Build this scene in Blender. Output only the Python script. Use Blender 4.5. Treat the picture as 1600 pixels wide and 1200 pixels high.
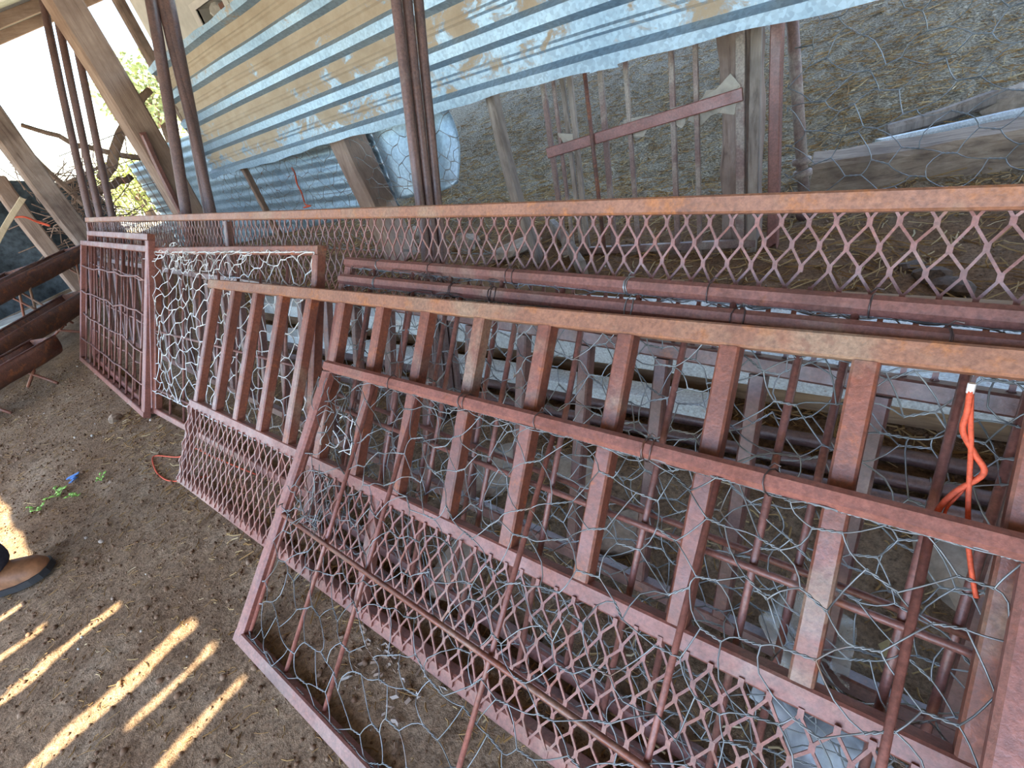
import bpy, math, random
import numpy as np
from mathutils import Vector, Matrix
R = random.Random(7)
scene = bpy.context.scene
col = scene.collection
for o in list(bpy.data.objects): bpy.data.objects.remove(o)

# ------------------------------------------------------------------ camera
cam = bpy.data.cameras.new('camera'); cam.sensor_width = 36; cam.sensor_fit = 'HORIZONTAL'
cam.lens = 18.16; cam.clip_start = 0.02; cam.clip_end = 400
camo = bpy.data.objects.new('camera', cam); col.objects.link(camo)
rt = Vector((0.768, 0.582, -0.267)).normalized(); fw = Vector((-0.620, 0.571, -0.538)).normalized()
up = rt.cross(fw).normalized(); rt = fw.cross(up).normalized()
camo.matrix_world = Matrix(((rt.x, up.x, -fw.x, 0), (rt.y, up.y, -fw.y, 0), (rt.z, up.z, -fw.z, 0.9), (0, 0, 0, 1)))
scene.camera = camo

# ------------------------------------------------------------------ sky, sun, exposure
w = bpy.data.worlds.new('sky'); scene.world = w; w.use_nodes = True
nt = w.node_tree; nt.nodes.clear()
sky = nt.nodes.new('ShaderNodeTexSky'); sky.sky_type = 'NISHITA'; sky.sun_disc = False
sky.sun_elevation = math.radians(60); sky.sun_rotation = math.radians(172); sky.air_density = 1.0; sky.dust_density = 1.0; sky.ozone_density = 1.0
bg = nt.nodes.new('ShaderNodeBackground'); bg.inputs[1].default_value = 0.62
wo = nt.nodes.new('ShaderNodeOutputWorld')
nt.links.new(sky.outputs[0], bg.inputs[0]); nt.links.new(bg.outputs[0], wo.inputs[0])
sun = bpy.data.lights.new('sun', 'SUN'); sun.energy = 19.0; sun.angle = math.radians(0.53); sun.color = (1.0, 0.86, 0.64)
so = bpy.data.objects.new('sun', sun); col.objects.link(so)
so.rotation_euler = Vector((-0.14, 1.0, -1.73)).to_track_quat('-Z', 'Y').to_euler(); so.location = (0, -6, 10)
vs = scene.view_settings; vs.view_transform = 'Standard'; vs.look = 'None'; vs.gamma = 1; vs.use_curve_mapping = False
vs.exposure = 1.0

# ------------------------------------------------------------------ material helpers
MATS = {}
def nodes(name):
    m = bpy.data.materials.new(name); m.use_nodes = True; t = m.node_tree
    b = t.nodes['Principled BSDF']; MATS[name] = m
    return m, t, b
def N(t, typ, **kw):
    n = t.nodes.new(typ)
    for k, v in kw.items():
        if k.startswith('i_'):
            n.inputs[k[2:].replace('_', ' ')].default_value = v
        else: setattr(n, k, v)
    return n
def pos(t, scale=(1, 1, 1)):
    g = N(t, 'ShaderNodeNewGeometry')
    mp = N(t, 'ShaderNodeMapping'); mp.inputs['Scale'].default_value = scale
    t.links.new(g.outputs['Position'], mp.inputs['Vector']); return mp.outputs[0]
def noise(t, vec, scale, detail=4, rough=0.6, dist=0.0):
    n = N(t, 'ShaderNodeTexNoise', i_Scale=scale, i_Detail=detail, i_Roughness=rough, i_Distortion=dist)
    t.links.new(vec, n.inputs['Vector']); return n.outputs['Fac']
def ramp(t, fac, stops):
    r = N(t, 'ShaderNodeValToRGB'); e = r.color_ramp.elements
    while len(e) < len(stops): e.new(0.5)
    for el, (p, c) in zip(e, stops):
        el.position = p; el.color = (*c, 1) if len(c) == 3 else c
    t.links.new(fac, r.inputs[0]); return r.outputs[0]
def mix(t, fac, a, b, mode='MIX'):
    n = N(t, 'ShaderNodeMix', data_type='RGBA', blend_type=mode)
    if isinstance(fac, float): n.inputs[0].default_value = fac
    else: t.links.new(fac, n.inputs[0])
    for i, v in ((6, a), (7, b)):
        if isinstance(v, tuple): n.inputs[i].default_value = (*v, 1)
        else: t.links.new(v, n.inputs[i])
    return n.outputs[2]
def bump(t, b, h, strength=0.3, dist=0.005):
    n = N(t, 'ShaderNodeBump', i_Strength=strength, i_Distance=dist)
    t.links.new(h, n.inputs['Height']); t.links.new(n.outputs[0], b.inputs['Normal'])
def mul(t, a, k):
    n = N(t, 'ShaderNodeMath', operation='MULTIPLY'); t.links.new(a, n.inputs[0]); n.inputs[1].default_value = k; return n.outputs[0]

def rust(name, paint, dark, orange, dust, o_lo=0.56, d_lo=0.58, rough=0.55, metal=0.0):
    m, t, b = nodes(name)
    p = pos(t)
    n1 = noise(t, p, 9, 5, 0.65); n2 = noise(t, p, 23, 6, 0.7); n3 = noise(t, p, 160, 3, 0.7); n4 = noise(t, p, 5.3, 4, 0.6, 0.6); n5 = noise(t, p, 55, 5, 0.7)
    c = ramp(t, n1, [(0.32, dark), (0.56, paint)])
    f = ramp(t, n2, [(o_lo, (0, 0, 0)), (o_lo + 0.1, (1, 1, 1))]); c = mix(t, f, c, orange)
    f = ramp(t, n4, [(d_lo, (0, 0, 0)), (d_lo + 0.12, (1, 1, 1))]); c = mix(t, f, c, dust)
    c = mix(t, 0.75, c, ramp(t, n3, [(0.32, (0.55, 0.53, 0.52)), (0.68, (1.3, 1.28, 1.25))]), 'MULTIPLY')
    c = mix(t, ramp(t, n5, [(0.54, (0, 0, 0)), (0.66, (0.65, 0.65, 0.65))]), c, dark)
    c = mix(t, ramp(t, n5, [(0.30, (0.5, 0.5, 0.5)), (0.40, (0, 0, 0))]), c, orange)
    t.links.new(c, b.inputs['Base Color'])
    rr = ramp(t, n2, [(0.3, (rough - 0.12,) * 3), (0.7, (rough + 0.15,) * 3)])
    t.links.new(rr, b.inputs['Roughness']); b.inputs['Metallic'].default_value = metal
    b.inputs['Specular IOR Level'].default_value = 0.6
    bump(t, b, n3, 0.25, 0.002)
    return m
PINK = (0.33, 0.115, 0.098)
rust('oxide_a', (0.219, 0.075, 0.046), (0.136, 0.049, 0.033), (0.309, 0.094, 0.035), (0.243, 0.159, 0.113), 0.57, 0.54, 0.40)
rust('oxide_top', (0.290, 0.135, 0.079), (0.197, 0.089, 0.055), (0.337, 0.135, 0.052), (0.281, 0.183, 0.120), 0.54, 0.5, 0.52)
rust('oxide_b', (0.258, 0.098, 0.075), (0.168, 0.065, 0.051), (0.262, 0.089, 0.046), (0.262, 0.159, 0.123), 0.63, 0.6, 0.40)
rust('oxide_c', (0.211, 0.088, 0.071), (0.127, 0.057, 0.047), (0.234, 0.085, 0.044), (0.219, 0.139, 0.109), 0.6, 0.58, 0.40)
rust('oxide_g', (0.146, 0.070, 0.058), (0.089, 0.045, 0.039), (0.225, 0.085, 0.042), (0.187, 0.122, 0.100), 0.6, 0.58, 0.36)
rust('rust_pipe', (0.15, 0.09, 0.08), (0.09, 0.06, 0.058), (0.22, 0.11, 0.07), (0.19, 0.145, 0.13), 0.62, 0.6, 0.40)
rust('rust_trough', (0.17, 0.072, 0.05), (0.075, 0.04, 0.032), (0.29, 0.11, 0.05), (0.17, 0.12, 0.095), 0.52, 0.66, 0.6)
rust('rust_gate', (0.21, 0.13, 0.108), (0.155, 0.10, 0.085), (0.24, 0.115, 0.085), (0.30, 0.255, 0.21), 0.62, 0.44, 0.65)
rust('white_steel', (0.60, 0.66, 0.66), (0.46, 0.52, 0.53), (0.26, 0.12, 0.05), (0.5, 0.47, 0.42), 0.64, 0.6, 0.5)

def wirem(name, c1, c2, c3, lo=0.6):
    m, t, b = nodes(name); p = pos(t)
    c = ramp(t, noise(t, p, 14, 3), [(0.35, c1), (0.55, c2), (lo + 0.05, c2), (lo + 0.12, c3)])
    t.links.new(c, b.inputs['Base Color']); b.inputs['Metallic'].default_value = 0.55; b.inputs['Roughness'].default_value = 0.42
wirem('galv_wire', (0.12, 0.135, 0.135), (0.24, 0.26, 0.265), (0.22, 0.14, 0.09))
wirem('bright_wire', (0.5, 0.53, 0.53), (0.68, 0.7, 0.69), (0.36, 0.26, 0.2), 0.66)
wirem('dull_wire', (0.16, 0.165, 0.155), (0.27, 0.28, 0.265), (0.24, 0.12, 0.07), 0.56)
wirem('tie_wire', (0.05, 0.04, 0.04), (0.12, 0.09, 0.085), (0.22, 0.09, 0.05), 0.56)

def wood(name, a, bcol, dark, axis='Z', rough=0.85, sc=1.0):
    m, t, b = nodes(name)
    s = {'X': (1.2, 14, 14), 'Y': (14, 1.2, 14), 'Z': (14, 14, 1.2)}[axis]
    p = pos(t, tuple(v * sc for v in s)); q = pos(t)
    n1 = noise(t, p, 2.2, 6, 0.7, 0.4); n2 = noise(t, q, 5, 4); n3 = noise(t, p, 6.0, 4, 0.75)
    c = ramp(t, n1, [(0.3, dark), (0.45, a), (0.68, bcol)])
    c = mix(t, ramp(t, n2, [(0.45, (0, 0, 0)), (0.7, (0.7, 0.7, 0.7))]), c, dark)
    t.links.new(c, b.inputs['Base Color']); b.inputs['Roughness'].default_value = rough; b.inputs['Specular IOR Level'].default_value = 0.25
    bump(t, b, n3, 0.6, 0.006)
wood('post_wood', (0.30, 0.215, 0.165), (0.40, 0.30, 0.235), (0.18, 0.12, 0.09))
wood('old_post_wood', (0.27, 0.20, 0.16), (0.36, 0.29, 0.245), (0.10, 0.065, 0.05))
wood('beam_wood', (0.25, 0.185, 0.13), (0.40, 0.32, 0.235), (0.09, 0.065, 0.05), 'X')
wood('plank_wood', (0.27, 0.175, 0.10), (0.37, 0.25, 0.15), (0.12, 0.075, 0.045), 'X')
wood('grey_wood', (0.24, 0.2, 0.165), (0.36, 0.31, 0.26), (0.1, 0.08, 0.065))
wood('rafter_wood', (0.30, 0.2, 0.14), (0.38, 0.27, 0.195), (0.19, 0.12, 0.08), 'Y')
wood('stick_wood', (0.26, 0.17, 0.12), (0.36, 0.26, 0.2), (0.13, 0.085, 0.06))
wood('lath_wood', (0.52, 0.42, 0.28), (0.62, 0.52, 0.36), (0.36, 0.28, 0.18))

def plain(name, c, rough=0.8, metal=0.0, var=0.25, sc=30, alpha=1.0, trans=0.0, spec=0.3):
    m, t, b = nodes(name)
    n = noise(t, pos(t), sc, 4, 0.65)
    cc = ramp(t, n, [(0.3, tuple(v * (1 - var) for v in c)), (0.7, tuple(min(1, v * (1 + var)) for v in c))])
    t.links.new(cc, b.inputs['Base Color']); b.inputs['Roughness'].default_value = rough; b.inputs['Metallic'].default_value = metal
    b.inputs['Alpha'].default_value = alpha; b.inputs['Transmission Weight'].default_value = trans; b.inputs['Specular IOR Level'].default_value = spec
    bump(t, b, n, 0.2, 0.003)
    return m
plain('stone', (0.27, 0.205, 0.15), 0.92, sc=40, var=0.4)
plain('pale_stone', (0.34, 0.28, 0.215), 0.92, sc=30, var=0.35)
plain('dung', (0.10, 0.07, 0.05), 0.95, sc=60, var=0.5)
plain('card', (0.36, 0.325, 0.265), 0.85, var=0.2, sc=20)
plain('plastic_film', (0.50, 0.48, 0.42), 0.25, alpha=0.42, spec=0.6)
plain('plastic_blue', (0.50, 0.56, 0.60), 0.2, alpha=0.6, spec=0.7)
plain('orange_twine', (0.60, 0.10, 0.045), 0.6, var=0.3, sc=200)
plain('blue_plastic', (0.08, 0.22, 0.55), 0.4)
plain('leaf', (0.25, 0.50, 0.10), 0.6, var=0.4)
plain('dry_leaf', (0.36, 0.30, 0.15), 0.8)
plain('foliage', (0.34, 0.38, 0.17), 0.7, var=0.4, sc=4)
plain('bush', (0.36, 0.40, 0.13), 0.8, var=0.4, sc=4)
plain('boot_leather', (0.22, 0.105, 0.05), 0.5, var=0.4, sc=25)
plain('boot_sole', (0.03, 0.032, 0.035), 0.6)
plain('jeans', (0.045, 0.05, 0.075), 0.9, sc=120)
plain('shirt', (0.25, 0.27, 0.3), 0.9, sc=60)
plain('skin', (0.28, 0.15, 0.10), 0.55, var=0.1)
plain('hair', (0.02, 0.016, 0.014), 0.7)
plain('netting', (0.05, 0.062, 0.07), 0.95, var=0.5, sc=18)
plain('ground_board', (0.33, 0.35, 0.33), 0.85, var=0.35, sc=9)
plain('plaster', (0.62, 0.62, 0.57), 0.9, var=0.14, sc=5)
plain('plaster_trim', (0.72, 0.71, 0.66), 0.9, var=0.1, sc=7)
plain('vent_dark', (0.05, 0.03, 0.025), 0.9)
plain('feather', (0.62, 0.62, 0.6), 0.8)

def mat_attr_color(name, stops, rough=0.9):
    m, t, b = nodes(name)
    a = N(t, 'ShaderNodeAttribute', attribute_name='tint')
    t.links.new(ramp(t, a.outputs['Fac'], stops), b.inputs['Base Color']); b.inputs['Roughness'].default_value = rough
    b.inputs['Specular IOR Level'].default_value = 0.2
mat_attr_color('straw', [(0.0, (0.15, 0.085, 0.035)), (0.45, (0.28, 0.165, 0.06)), (0.8, (0.40, 0.30, 0.15)), (1.0, (0.54, 0.47, 0.31))])
mat_attr_color('clods', [(0.0, (0.10, 0.06, 0.036)), (0.6, (0.20, 0.125, 0.078)), (0.93, (0.28, 0.2, 0.14)), (1.0, (0.5, 0.47, 0.42))])

def ground_mat(name):
    m, t, b = nodes(name); p = pos(t)
    n1 = noise(t, p, 1.3, 5, 0.65, 0.3); n2 = noise(t, p, 16, 6, 0.7); n3 = noise(t, p, 95, 5, 0.75); n4 = noise(t, p, 4.2, 5, 0.6, 0.5)
    c = ramp(t, n1, [(0.35, (0.200, 0.132, 0.081)), (0.6, (0.284, 0.205, 0.134))])
    c = mix(t, ramp(t, n4, [(0.5, (0, 0, 0)), (0.68, (0.8, 0.8, 0.8))]), c, (0.336, 0.260, 0.180))
    c = mix(t, ramp(t, n2, [(0.52, (0, 0, 0)), (0.66, (0.75, 0.75, 0.75))]), c, (0.121, 0.077, 0.046))
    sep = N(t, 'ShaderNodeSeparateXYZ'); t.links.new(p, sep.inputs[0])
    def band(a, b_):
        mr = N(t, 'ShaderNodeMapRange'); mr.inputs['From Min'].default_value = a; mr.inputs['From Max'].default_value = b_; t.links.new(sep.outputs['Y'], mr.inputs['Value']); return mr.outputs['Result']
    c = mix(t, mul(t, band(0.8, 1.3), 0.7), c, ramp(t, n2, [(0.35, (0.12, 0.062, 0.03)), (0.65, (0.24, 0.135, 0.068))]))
    chips = noise(t, pos(t, (1, 1.6, 1)), 75, 4, 0.7)
    c = mix(t, mul(t, band(2.2, 2.9), 0.9), c, ramp(t, chips, [(0.36, (0.13, 0.11, 0.075)), (0.5, (0.29, 0.26, 0.185)), (0.66, (0.56, 0.52, 0.40))]))
    c = mix(t, 0.8, c, ramp(t, n3, [(0.33, (0.35, 0.34, 0.33)), (0.5, (1, 1, 1)), (0.68, (1.6, 1.57, 1.52))]), 'MULTIPLY')
    t.links.new(c, b.inputs['Base Color']); b.inputs['Roughness'].default_value = 1.0; b.inputs['Specular IOR Level'].default_value = 0.1
    mx = N(t, 'ShaderNodeMath', operation='MULTIPLY_ADD'); t.links.new(n2, mx.inputs[0]); mx.inputs[1].default_value = 1.6; t.links.new(n3, mx.inputs[2])
    bump(t, b, mx.outputs[0], 0.8, 0.013)
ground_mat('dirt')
plain('field', (0.26, 0.245, 0.21), 1.0, var=0.35, sc=1.5)

def sheet_mat(name, zinc, zinc2, dirt1, dirt2):
    m, t, b = nodes(name); p = pos(t); ps = pos(t, (1.0, 1, 1.5))
    v = N(t, 'ShaderNodeTexVoronoi', i_Scale=95.0); t.links.new(p, v.inputs['Vector'])
    bw = N(t, 'ShaderNodeRGBToBW'); t.links.new(v.outputs['Color'], bw.inputs[0])
    z = mix(t, 0.9, mix(t, ramp(t, noise(t, p, 3.5, 4), [(0.35, (0, 0, 0)), (0.65, (1, 1, 1))]), zinc, zinc2), ramp(t, bw.outputs[0], [(0.2, (0.8, 0.8, 0.8)), (0.8, (1.12, 1.12, 1.12))]), 'MULTIPLY')
    a = N(t, 'ShaderNodeAttribute', attribute_name='dirt')
    n = noise(t, ps, 5.5, 8, 0.74, 0.5)
    ad = N(t, 'ShaderNodeMath', operation='ADD'); t.links.new(a.outputs['Fac'], ad.inputs[0]); t.links.new(n, ad.inputs[1])
    f = ramp(t, ad.outputs[0], [(0.86, (0, 0, 0)), (0.93, (1, 1, 1))])
    d = mix(t, ramp(t, noise(t, ps, 11, 5, 0.7), [(0.35, (0, 0, 0)), (0.65, (1, 1, 1))]), dirt1, dirt2)
    t.links.new(mix(t, f, z, d), b.inputs['Base Color'])
    inv = N(t, 'ShaderNodeMath', operation='SUBTRACT'); inv.inputs[0].default_value = 1.0; t.links.new(f, inv.inputs[1])
    mm = N(t, 'ShaderNodeMath', operation='MULTIPLY'); t.links.new(inv.outputs[0], mm.inputs[0]); mm.inputs[1].default_value = 0.55
    t.links.new(mm.outputs[0], b.inputs['Metallic'])
    rr = N(t, 'ShaderNodeMath', operation='MULTIPLY_ADD'); t.links.new(f, rr.inputs[0]); rr.inputs[1].default_value = 0.4; rr.inputs[2].default_value = 0.42
    t.links.new(rr.outputs[0], b.inputs['Roughness'])
    bump(t, b, n, 0.15, 0.004)
sheet_mat('zinc_sheet', (0.22, 0.33, 0.43), (0.31, 0.425, 0.52), (0.37, 0.31, 0.225), (0.30, 0.24, 0.165))
sheet_mat('zinc_lower', (0.25, 0.35, 0.42), (0.34, 0.45, 0.52), (0.40, 0.33, 0.24), (0.3, 0.24, 0.17))
sheet_mat('roof_sheet', (0.3, 0.3, 0.29), (0.38, 0.37, 0.35), (0.3, 0.19, 0.12), (0.25, 0.15, 0.09))

# ------------------------------------------------------------------ geometry helpers
class MB:
    def __init__(s): s.v = []; s.f = []; s.a = []
    def prism(s, p, q, sec, upv=(0, 0, 1), caps=True):
        p = Vector(p); q = Vector(q); d = (q - p).normalized(); u = Vector(upv)
        if abs(d.dot(u)) > 0.98: u = Vector((1, 0, 0)) if abs(d.x) < 0.9 else Vector((0, 1, 0))
        x = d.cross(u).normalized(); y = x.cross(d).normalized(); b = len(s.v); n = len(sec)
        for c in (p, q):
            for a, e in sec: s.v.append(c + x * a + y * e)
        for i in range(n):
            j = (i + 1) % n; s.f.append((b + i, b + j, b + n + j, b + n + i))
        if caps: s.f.append(tuple(b + n - 1 - i for i in range(n))); s.f.append(tuple(b + n + i for i in range(n)))
        return s
    def bar(s, p, q, wd, h, upv=(0, 0, 1), ch=0.0):
        a, b = wd / 2, h / 2
        if ch <= 0: sec = [(-a, -b), (a, -b), (a, b), (-a, b)]
        else: sec = [(-a + ch, -b), (a - ch, -b), (a, -b + ch), (a, b - ch), (a - ch, b), (-a + ch, b), (-a, b - ch), (-a, -b + ch)]
        return s.prism(p, q, sec, upv)
    def tube(s, pts, r, n=8, closed=False, caps=True, rs=None):
        pts = [Vector(p) for p in pts]; m = len(pts); b = len(s.v); pu = None
        for i, p in enumerate(pts):
            if closed: d = pts[(i + 1) % m] - pts[i - 1]
            else: d = pts[min(i + 1, m - 1)] - pts[max(i - 1, 0)]
            d = d.normalized() if d.length > 1e-9 else Vector((0, 0, 1))
            if pu is None:
                u = Vector((0, 0, 1)) if abs(d.z) < 0.9 else Vector((1, 0, 0))
            else: u = pu
            x = d.cross(u)
            if x.length < 1e-6: x = d.cross(Vector((0.3, 0.5, 0.8)))
            x.normalize(); y = x.cross(d); pu = y
            rr = rs[i] if rs else r
            for k in range(n):
                t = 2 * math.pi * k / n; s.v.append(p + x * (math.cos(t) * rr) + y * (math.sin(t) * rr))
        for i in range(m if closed else m - 1):
            i2 = (i + 1) % m
            for k in range(n):
                k2 = (k + 1) % n; s.f.append((b + i * n + k, b + i * n + k2, b + i2 * n + k2, b + i2 * n + k))
        if caps and not closed:
            s.f.append(tuple(b + n - 1 - k for k in range(n))); s.f.append(tuple(b + (m - 1) * n + k for k in range(n)))
        return s
    def build(s, name, mat, parent=None, smooth=False, attr=None):
        me = bpy.data.meshes.new(name); me.from_pydata([tuple(v) for v in s.v], [], s.f); me.update()
        if attr is not None:
            at = me.attributes.new(attr[0], 'FLOAT', 'FACE'); at.data.foreach_set('value', attr[1])
        if smooth: me.polygons.foreach_set('use_smooth', [True] * len(me.polygons))
        me.materials.append(MATS[mat])
        o = bpy.data.objects.new(name, me); col.objects.link(o); o.parent = parent
        return o
def tag(o, label, cat, group=None, kind=None):
    if label: o['label'] = label
    if cat: o['category'] = cat
    if group: o['group'] = group
    if kind: o['kind'] = kind
    return o
def struct(o): o['kind'] = 'structure'; return o
def empty(name, mw):
    o = bpy.data.objects.new(name, None); o.empty_display_size = 0.1; col.objects.link(o)
    if isinstance(mw, Matrix): o.matrix_world = mw
    else: o.location = mw
    return o
def inst(src, parent, loc):
    o = bpy.data.objects.new(src.name.split('.')[0], src.data); col.objects.link(o); o.parent = parent; o.location = loc; return o
def frame(p0, p1, t0):
    p0 = Vector(p0); p1 = Vector(p1); t0 = Vector(t0)
    u = (p1 - p0).normalized(); v = (t0 - p0); L = (p1 - p0).length; v = v - u * v.dot(u); H = v.length; v.normalize(); n = u.cross(v)
    return Matrix(((u.x, v.x, n.x, p0.x), (u.y, v.y, n.y, p0.y), (u.z, v.z, n.z, p0.z), (0, 0, 0, 1))), L, H
Z3 = (0, 0, 1)
def rail(name, parent, mat, p, q, wd, h=None, ch=0.003):
    return MB().bar(p, q, wd, h or wd, Z3, ch).build(name, mat, parent)
def bars(parent, mat, xs, v0, v1, wd, n0=0.0, name='bar', ch=0.003):
    src = None
    for x in xs:
        if src is None:
            src = MB().bar((0, v0, n0), (0, v1, n0), wd, wd, Z3, ch).build(name, mat, parent); src.location = (x, 0, 0)
        else: inst(src, parent, (x, 0, 0))
def rods(parent, mat, segs, r, name='rod', n=8):
    for p, q in segs: MB().tube([p, q], r, n).build(name, mat, parent, True)
def expanded(parent, mat, u0, u1, v0, v1, nn, pu=0.0338, pv=0.06, seed=1, wd=0.0042, th=0.0026):
    r = random.Random(seed); mb = MB(); ni = int((u1 - u0) / (pu / 2)); nj = int((v1 - v0) / (pv / 2) + .01)
    P = {}
    for i in range(ni + 1):
        for j in range(nj + 1):
            if (i + j) % 2 == 0:
                P[i, j] = Vector((u0 + i * pu / 2 + r.gauss(0, 0.0012), min(v1, v0 + j * pv / 2 + r.gauss(0, 0.001)), nn + r.gauss(0, 0.0012)))
    for (i, j), p in P.items():
        mb.bar(p - Vector((0, 0.0055, 0)), p + Vector((0, 0.0055, 0)), wd * 1.5, th * 1.2, Z3)
        for k in (-1, 1):
            q = P.get((i + k, j + 1))
            if q is not None and r.random() > 0.004:
                mb.bar(p + Vector((k * 0.001, 0.004, 0)), q - Vector((k * 0.001, 0.004, 0)), wd * 0.8, th, Z3)
    return mb.build('expanded_mesh', mat, parent)
def chicken(parent, mat, u0, u1, v0, v1, nn, pitch=0.068, h=0.075, t=0.03, r=0.0011, jit=0.009, wave=0.012, seed=1, name='chicken_wire', droop=0.0, hole=None):
    rr = random.Random(seed); mb = MB(); nc = int((u1 - u0) / pitch) + 1; nr = int((v1 - v0) / h) + 2
    ph = [rr.uniform(0, 6.28) for _ in range(6)]
    def nz(u, v): return nn + wave * (math.sin(u * 7.1 + ph[0]) * math.sin(v * 9.0 + ph[1]) + 0.6 * math.sin(u * 17 + v * 11 + ph[2]))
    def warp(u, v): return (u + 0.018 * math.sin(v * 13 + u * 3 + ph[3]), v + 0.02 * math.sin(u * 9 + ph[4]) + 0.012 * math.sin(u * 23 + v * 8 + ph[5]) - droop * max(0, (u - u0)) )
    Lp, Rp = {}, {}
    def clampp(u, v):
        cv = min(max(v, v0), v1); cu = min(max(u, u0), u1)
        return Vector((cu, cv, nz(cu, cv) if (v0 < v < v1) else nn))
    for i in range(nc + 1):
        for j in range(-1, nr + 1):
            cu = u0 + i * pitch; cv = v0 + (j + (i % 2) / 2) * h; a = rr.gauss(0, 0.35)
            cu, cv = warp(cu + rr.gauss(0, jit), cv + rr.gauss(0, jit)); tt = t * rr.uniform(0.8, 1.25)
            dx, dy = math.cos(a) * tt / 2, math.sin(a) * tt / 2
            Lp[i, j] = clampp(cu - dx, cv - dy); Rp[i, j] = clampp(cu + dx, cv + dy)
    def wire(p, q, bend):
        if (p - q).length < 1e-4: return
        d = q - p; L = d.length; off = Vector((rr.gauss(0, 1), rr.gauss(0, 1), rr.gauss(0, 0.8))) * (bend * L)
        mb.tube([p, p + d * 0.2 + off * 0.6, p + d * 0.45 + off, p + d * 0.75 + off * .7, q], r, 4, caps=False)
    for i in range(nc + 1):
        for j in range(-1, nr + 1):
            a, b = Lp[i, j], Rp[i, j]
            if hole and hole(a): continue
            if (b - a).length > 0.004:
                d = b - a; x = d.cross(Vector((0, 0, 1)))
                x = x.normalized() if x.length > 1e-6 else Vector((0, 1, 0)); y = Vector((0, 0, 1))
                for s in (0, math.pi):
                    mb.tube([a + d * (k / 6) + (x * math.cos(s + k * 1.6) + y * math.sin(s + k * 1.6)) * r * 1.15 for k in range(7)], r, 4, caps=False)
            if i < nc:
                js = (j, j - 1) if i % 2 == 0 else (j, j + 1)
                for jj in js:
                    c = Lp.get((i + 1, jj))
                    if c is not None and not (hole and hole(c)): wire(b, c, 0.095)
    return mb.build(name, mat, parent, True)
def tangle(parent, mat, c, size, n, r=0.001, seed=1, name='loose_wire', flat=(1, 1, 0.3)):
    rr = random.Random(seed); mb = MB()
    for _ in range(n):
        p = Vector(c) + Vector([rr.gauss(0, size[k] * 0.5) for k in range(3)]); d = Vector((rr.gauss(0, 1), rr.gauss(0, .6), rr.gauss(0, .4))).normalized(); pts = [p]
        for k in range(rr.randint(6, 14)):
            d = (d + Vector([rr.gauss(0, 0.45) * flat[q] for q in range(3)])).normalized(); p = p + d * 0.012
            lim = [max(-size[q], min(size[q], p[q] - c[q])) for q in range(3)]; p = Vector(c) + Vector(lim); pts.append(p)
        mb.tube(pts, r, 4, caps=False)
    o = mb.build(name, mat, parent, True); o['kind'] = 'stuff'; return o
def tie(parent, u, v, nn, half, mat='tie_wire', seed=0):
    rr = random.Random(seed); mb = MB()
    for k in range(rr.randint(1, 3)):
        o = rr.gauss(0, 0.004); tl = rr.gauss(0, 0.006)
        mb.tube([(u + o + tl * math.sin(a), v + half * 1.15 * math.cos(a), nn + half * 1.15 * math.sin(a)) for a in [i * math.pi / 5 for i in range(10)]], 0.0011, 4, closed=True)
    mb.tube([(u, v + half * 1.1, nn + half), (u + .006, v + half * 1.5, nn + half * 1.4), (u + .014, v + half * 1.3, nn + half * 1.9)], 0.0011, 4)
    return mb.build('wire_tie', mat, parent, True)
def blob(name, c, size, mat, seed, parent=None, sub=2, rough=0.25, flat=True):
    import bmesh
    bm = bmesh.new(); bmesh.ops.create_icosphere(bm, subdivisions=sub, radius=1); rr = random.Random(seed)
    ph = [Vector([rr.uniform(-2.2, 2.2) for _ in range(3)]) for _ in range(6)]
    for vv in bm.verts:
        d = vv.co.copy(); k = 1 + rough * sum(math.sin(d.dot(p) * 2 + i) for i, p in enumerate(ph)) / 3 + rr.gauss(0, 0.03)
        vv.co = Vector((d.x * k * size[0], d.y * k * size[1], d.z * k * size[2]))
    me = bpy.data.meshes.new(name); bm.to_mesh(me); bm.free(); me.materials.append(MATS[mat])
    if not flat: me.polygons.foreach_set('use_smooth', [True] * len(me.polygons))
    o = bpy.data.objects.new(name, me); col.objects.link(o); o.location = c; o.parent = parent; o.rotation_euler = (0, 0, rr.uniform(0, 6)); return o

# ------------------------------------------------------------------ ground
def lattice(X, Y, sc, seed):
    g = np.random.RandomState(seed).rand(257, 257); x = X * sc + 100.3; y = Y * sc + 57.7
    xi = np.floor(x).astype(int); yi = np.floor(y).astype(int); fx = x - xi; fy = y - yi
    fx = fx * fx * (3 - 2 * fx); fy = fy * fy * (3 - 2 * fy); a = lambda i, j: g[i % 257, j % 257]
    return (a(xi, yi) * (1 - fx) + a(xi + 1, yi) * fx) * (1 - fy) + (a(xi, yi + 1) * (1 - fx) + a(xi + 1, yi + 1) * fx) * fy - 0.5
def gh(X, Y):
    X = np.asarray(X, float); Y = np.asarray(Y, float)
    z = 0.05 * lattice(X, Y, 1.1, 1) + 0.028 * lattice(X, Y, 3.5, 2) + 0.022 * lattice(X, Y, 11, 3) + 0.016 * lattice(X, Y, 27, 4)
    far = np.clip((Y - 1.3) / 1.2, 0, 1)
    z = z * (0.45 + 0.9 * far)
    near = np.exp(-((Y - 0.25) / 0.5) ** 2)
    b = np.clip(Y - 2.85, 0, 9); bank = 0.30 * b * b / (b + 0.6) * np.clip((X + 6.6) / 1.5, 0, 1)
    return z * (1 - 0.5 * near) - 0.006 + bank
def axis(segs):
    out = []
    for a, b, s in segs: out += list(np.arange(a, b, s))
    return np.array(out + [segs[-1][1]])
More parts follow.
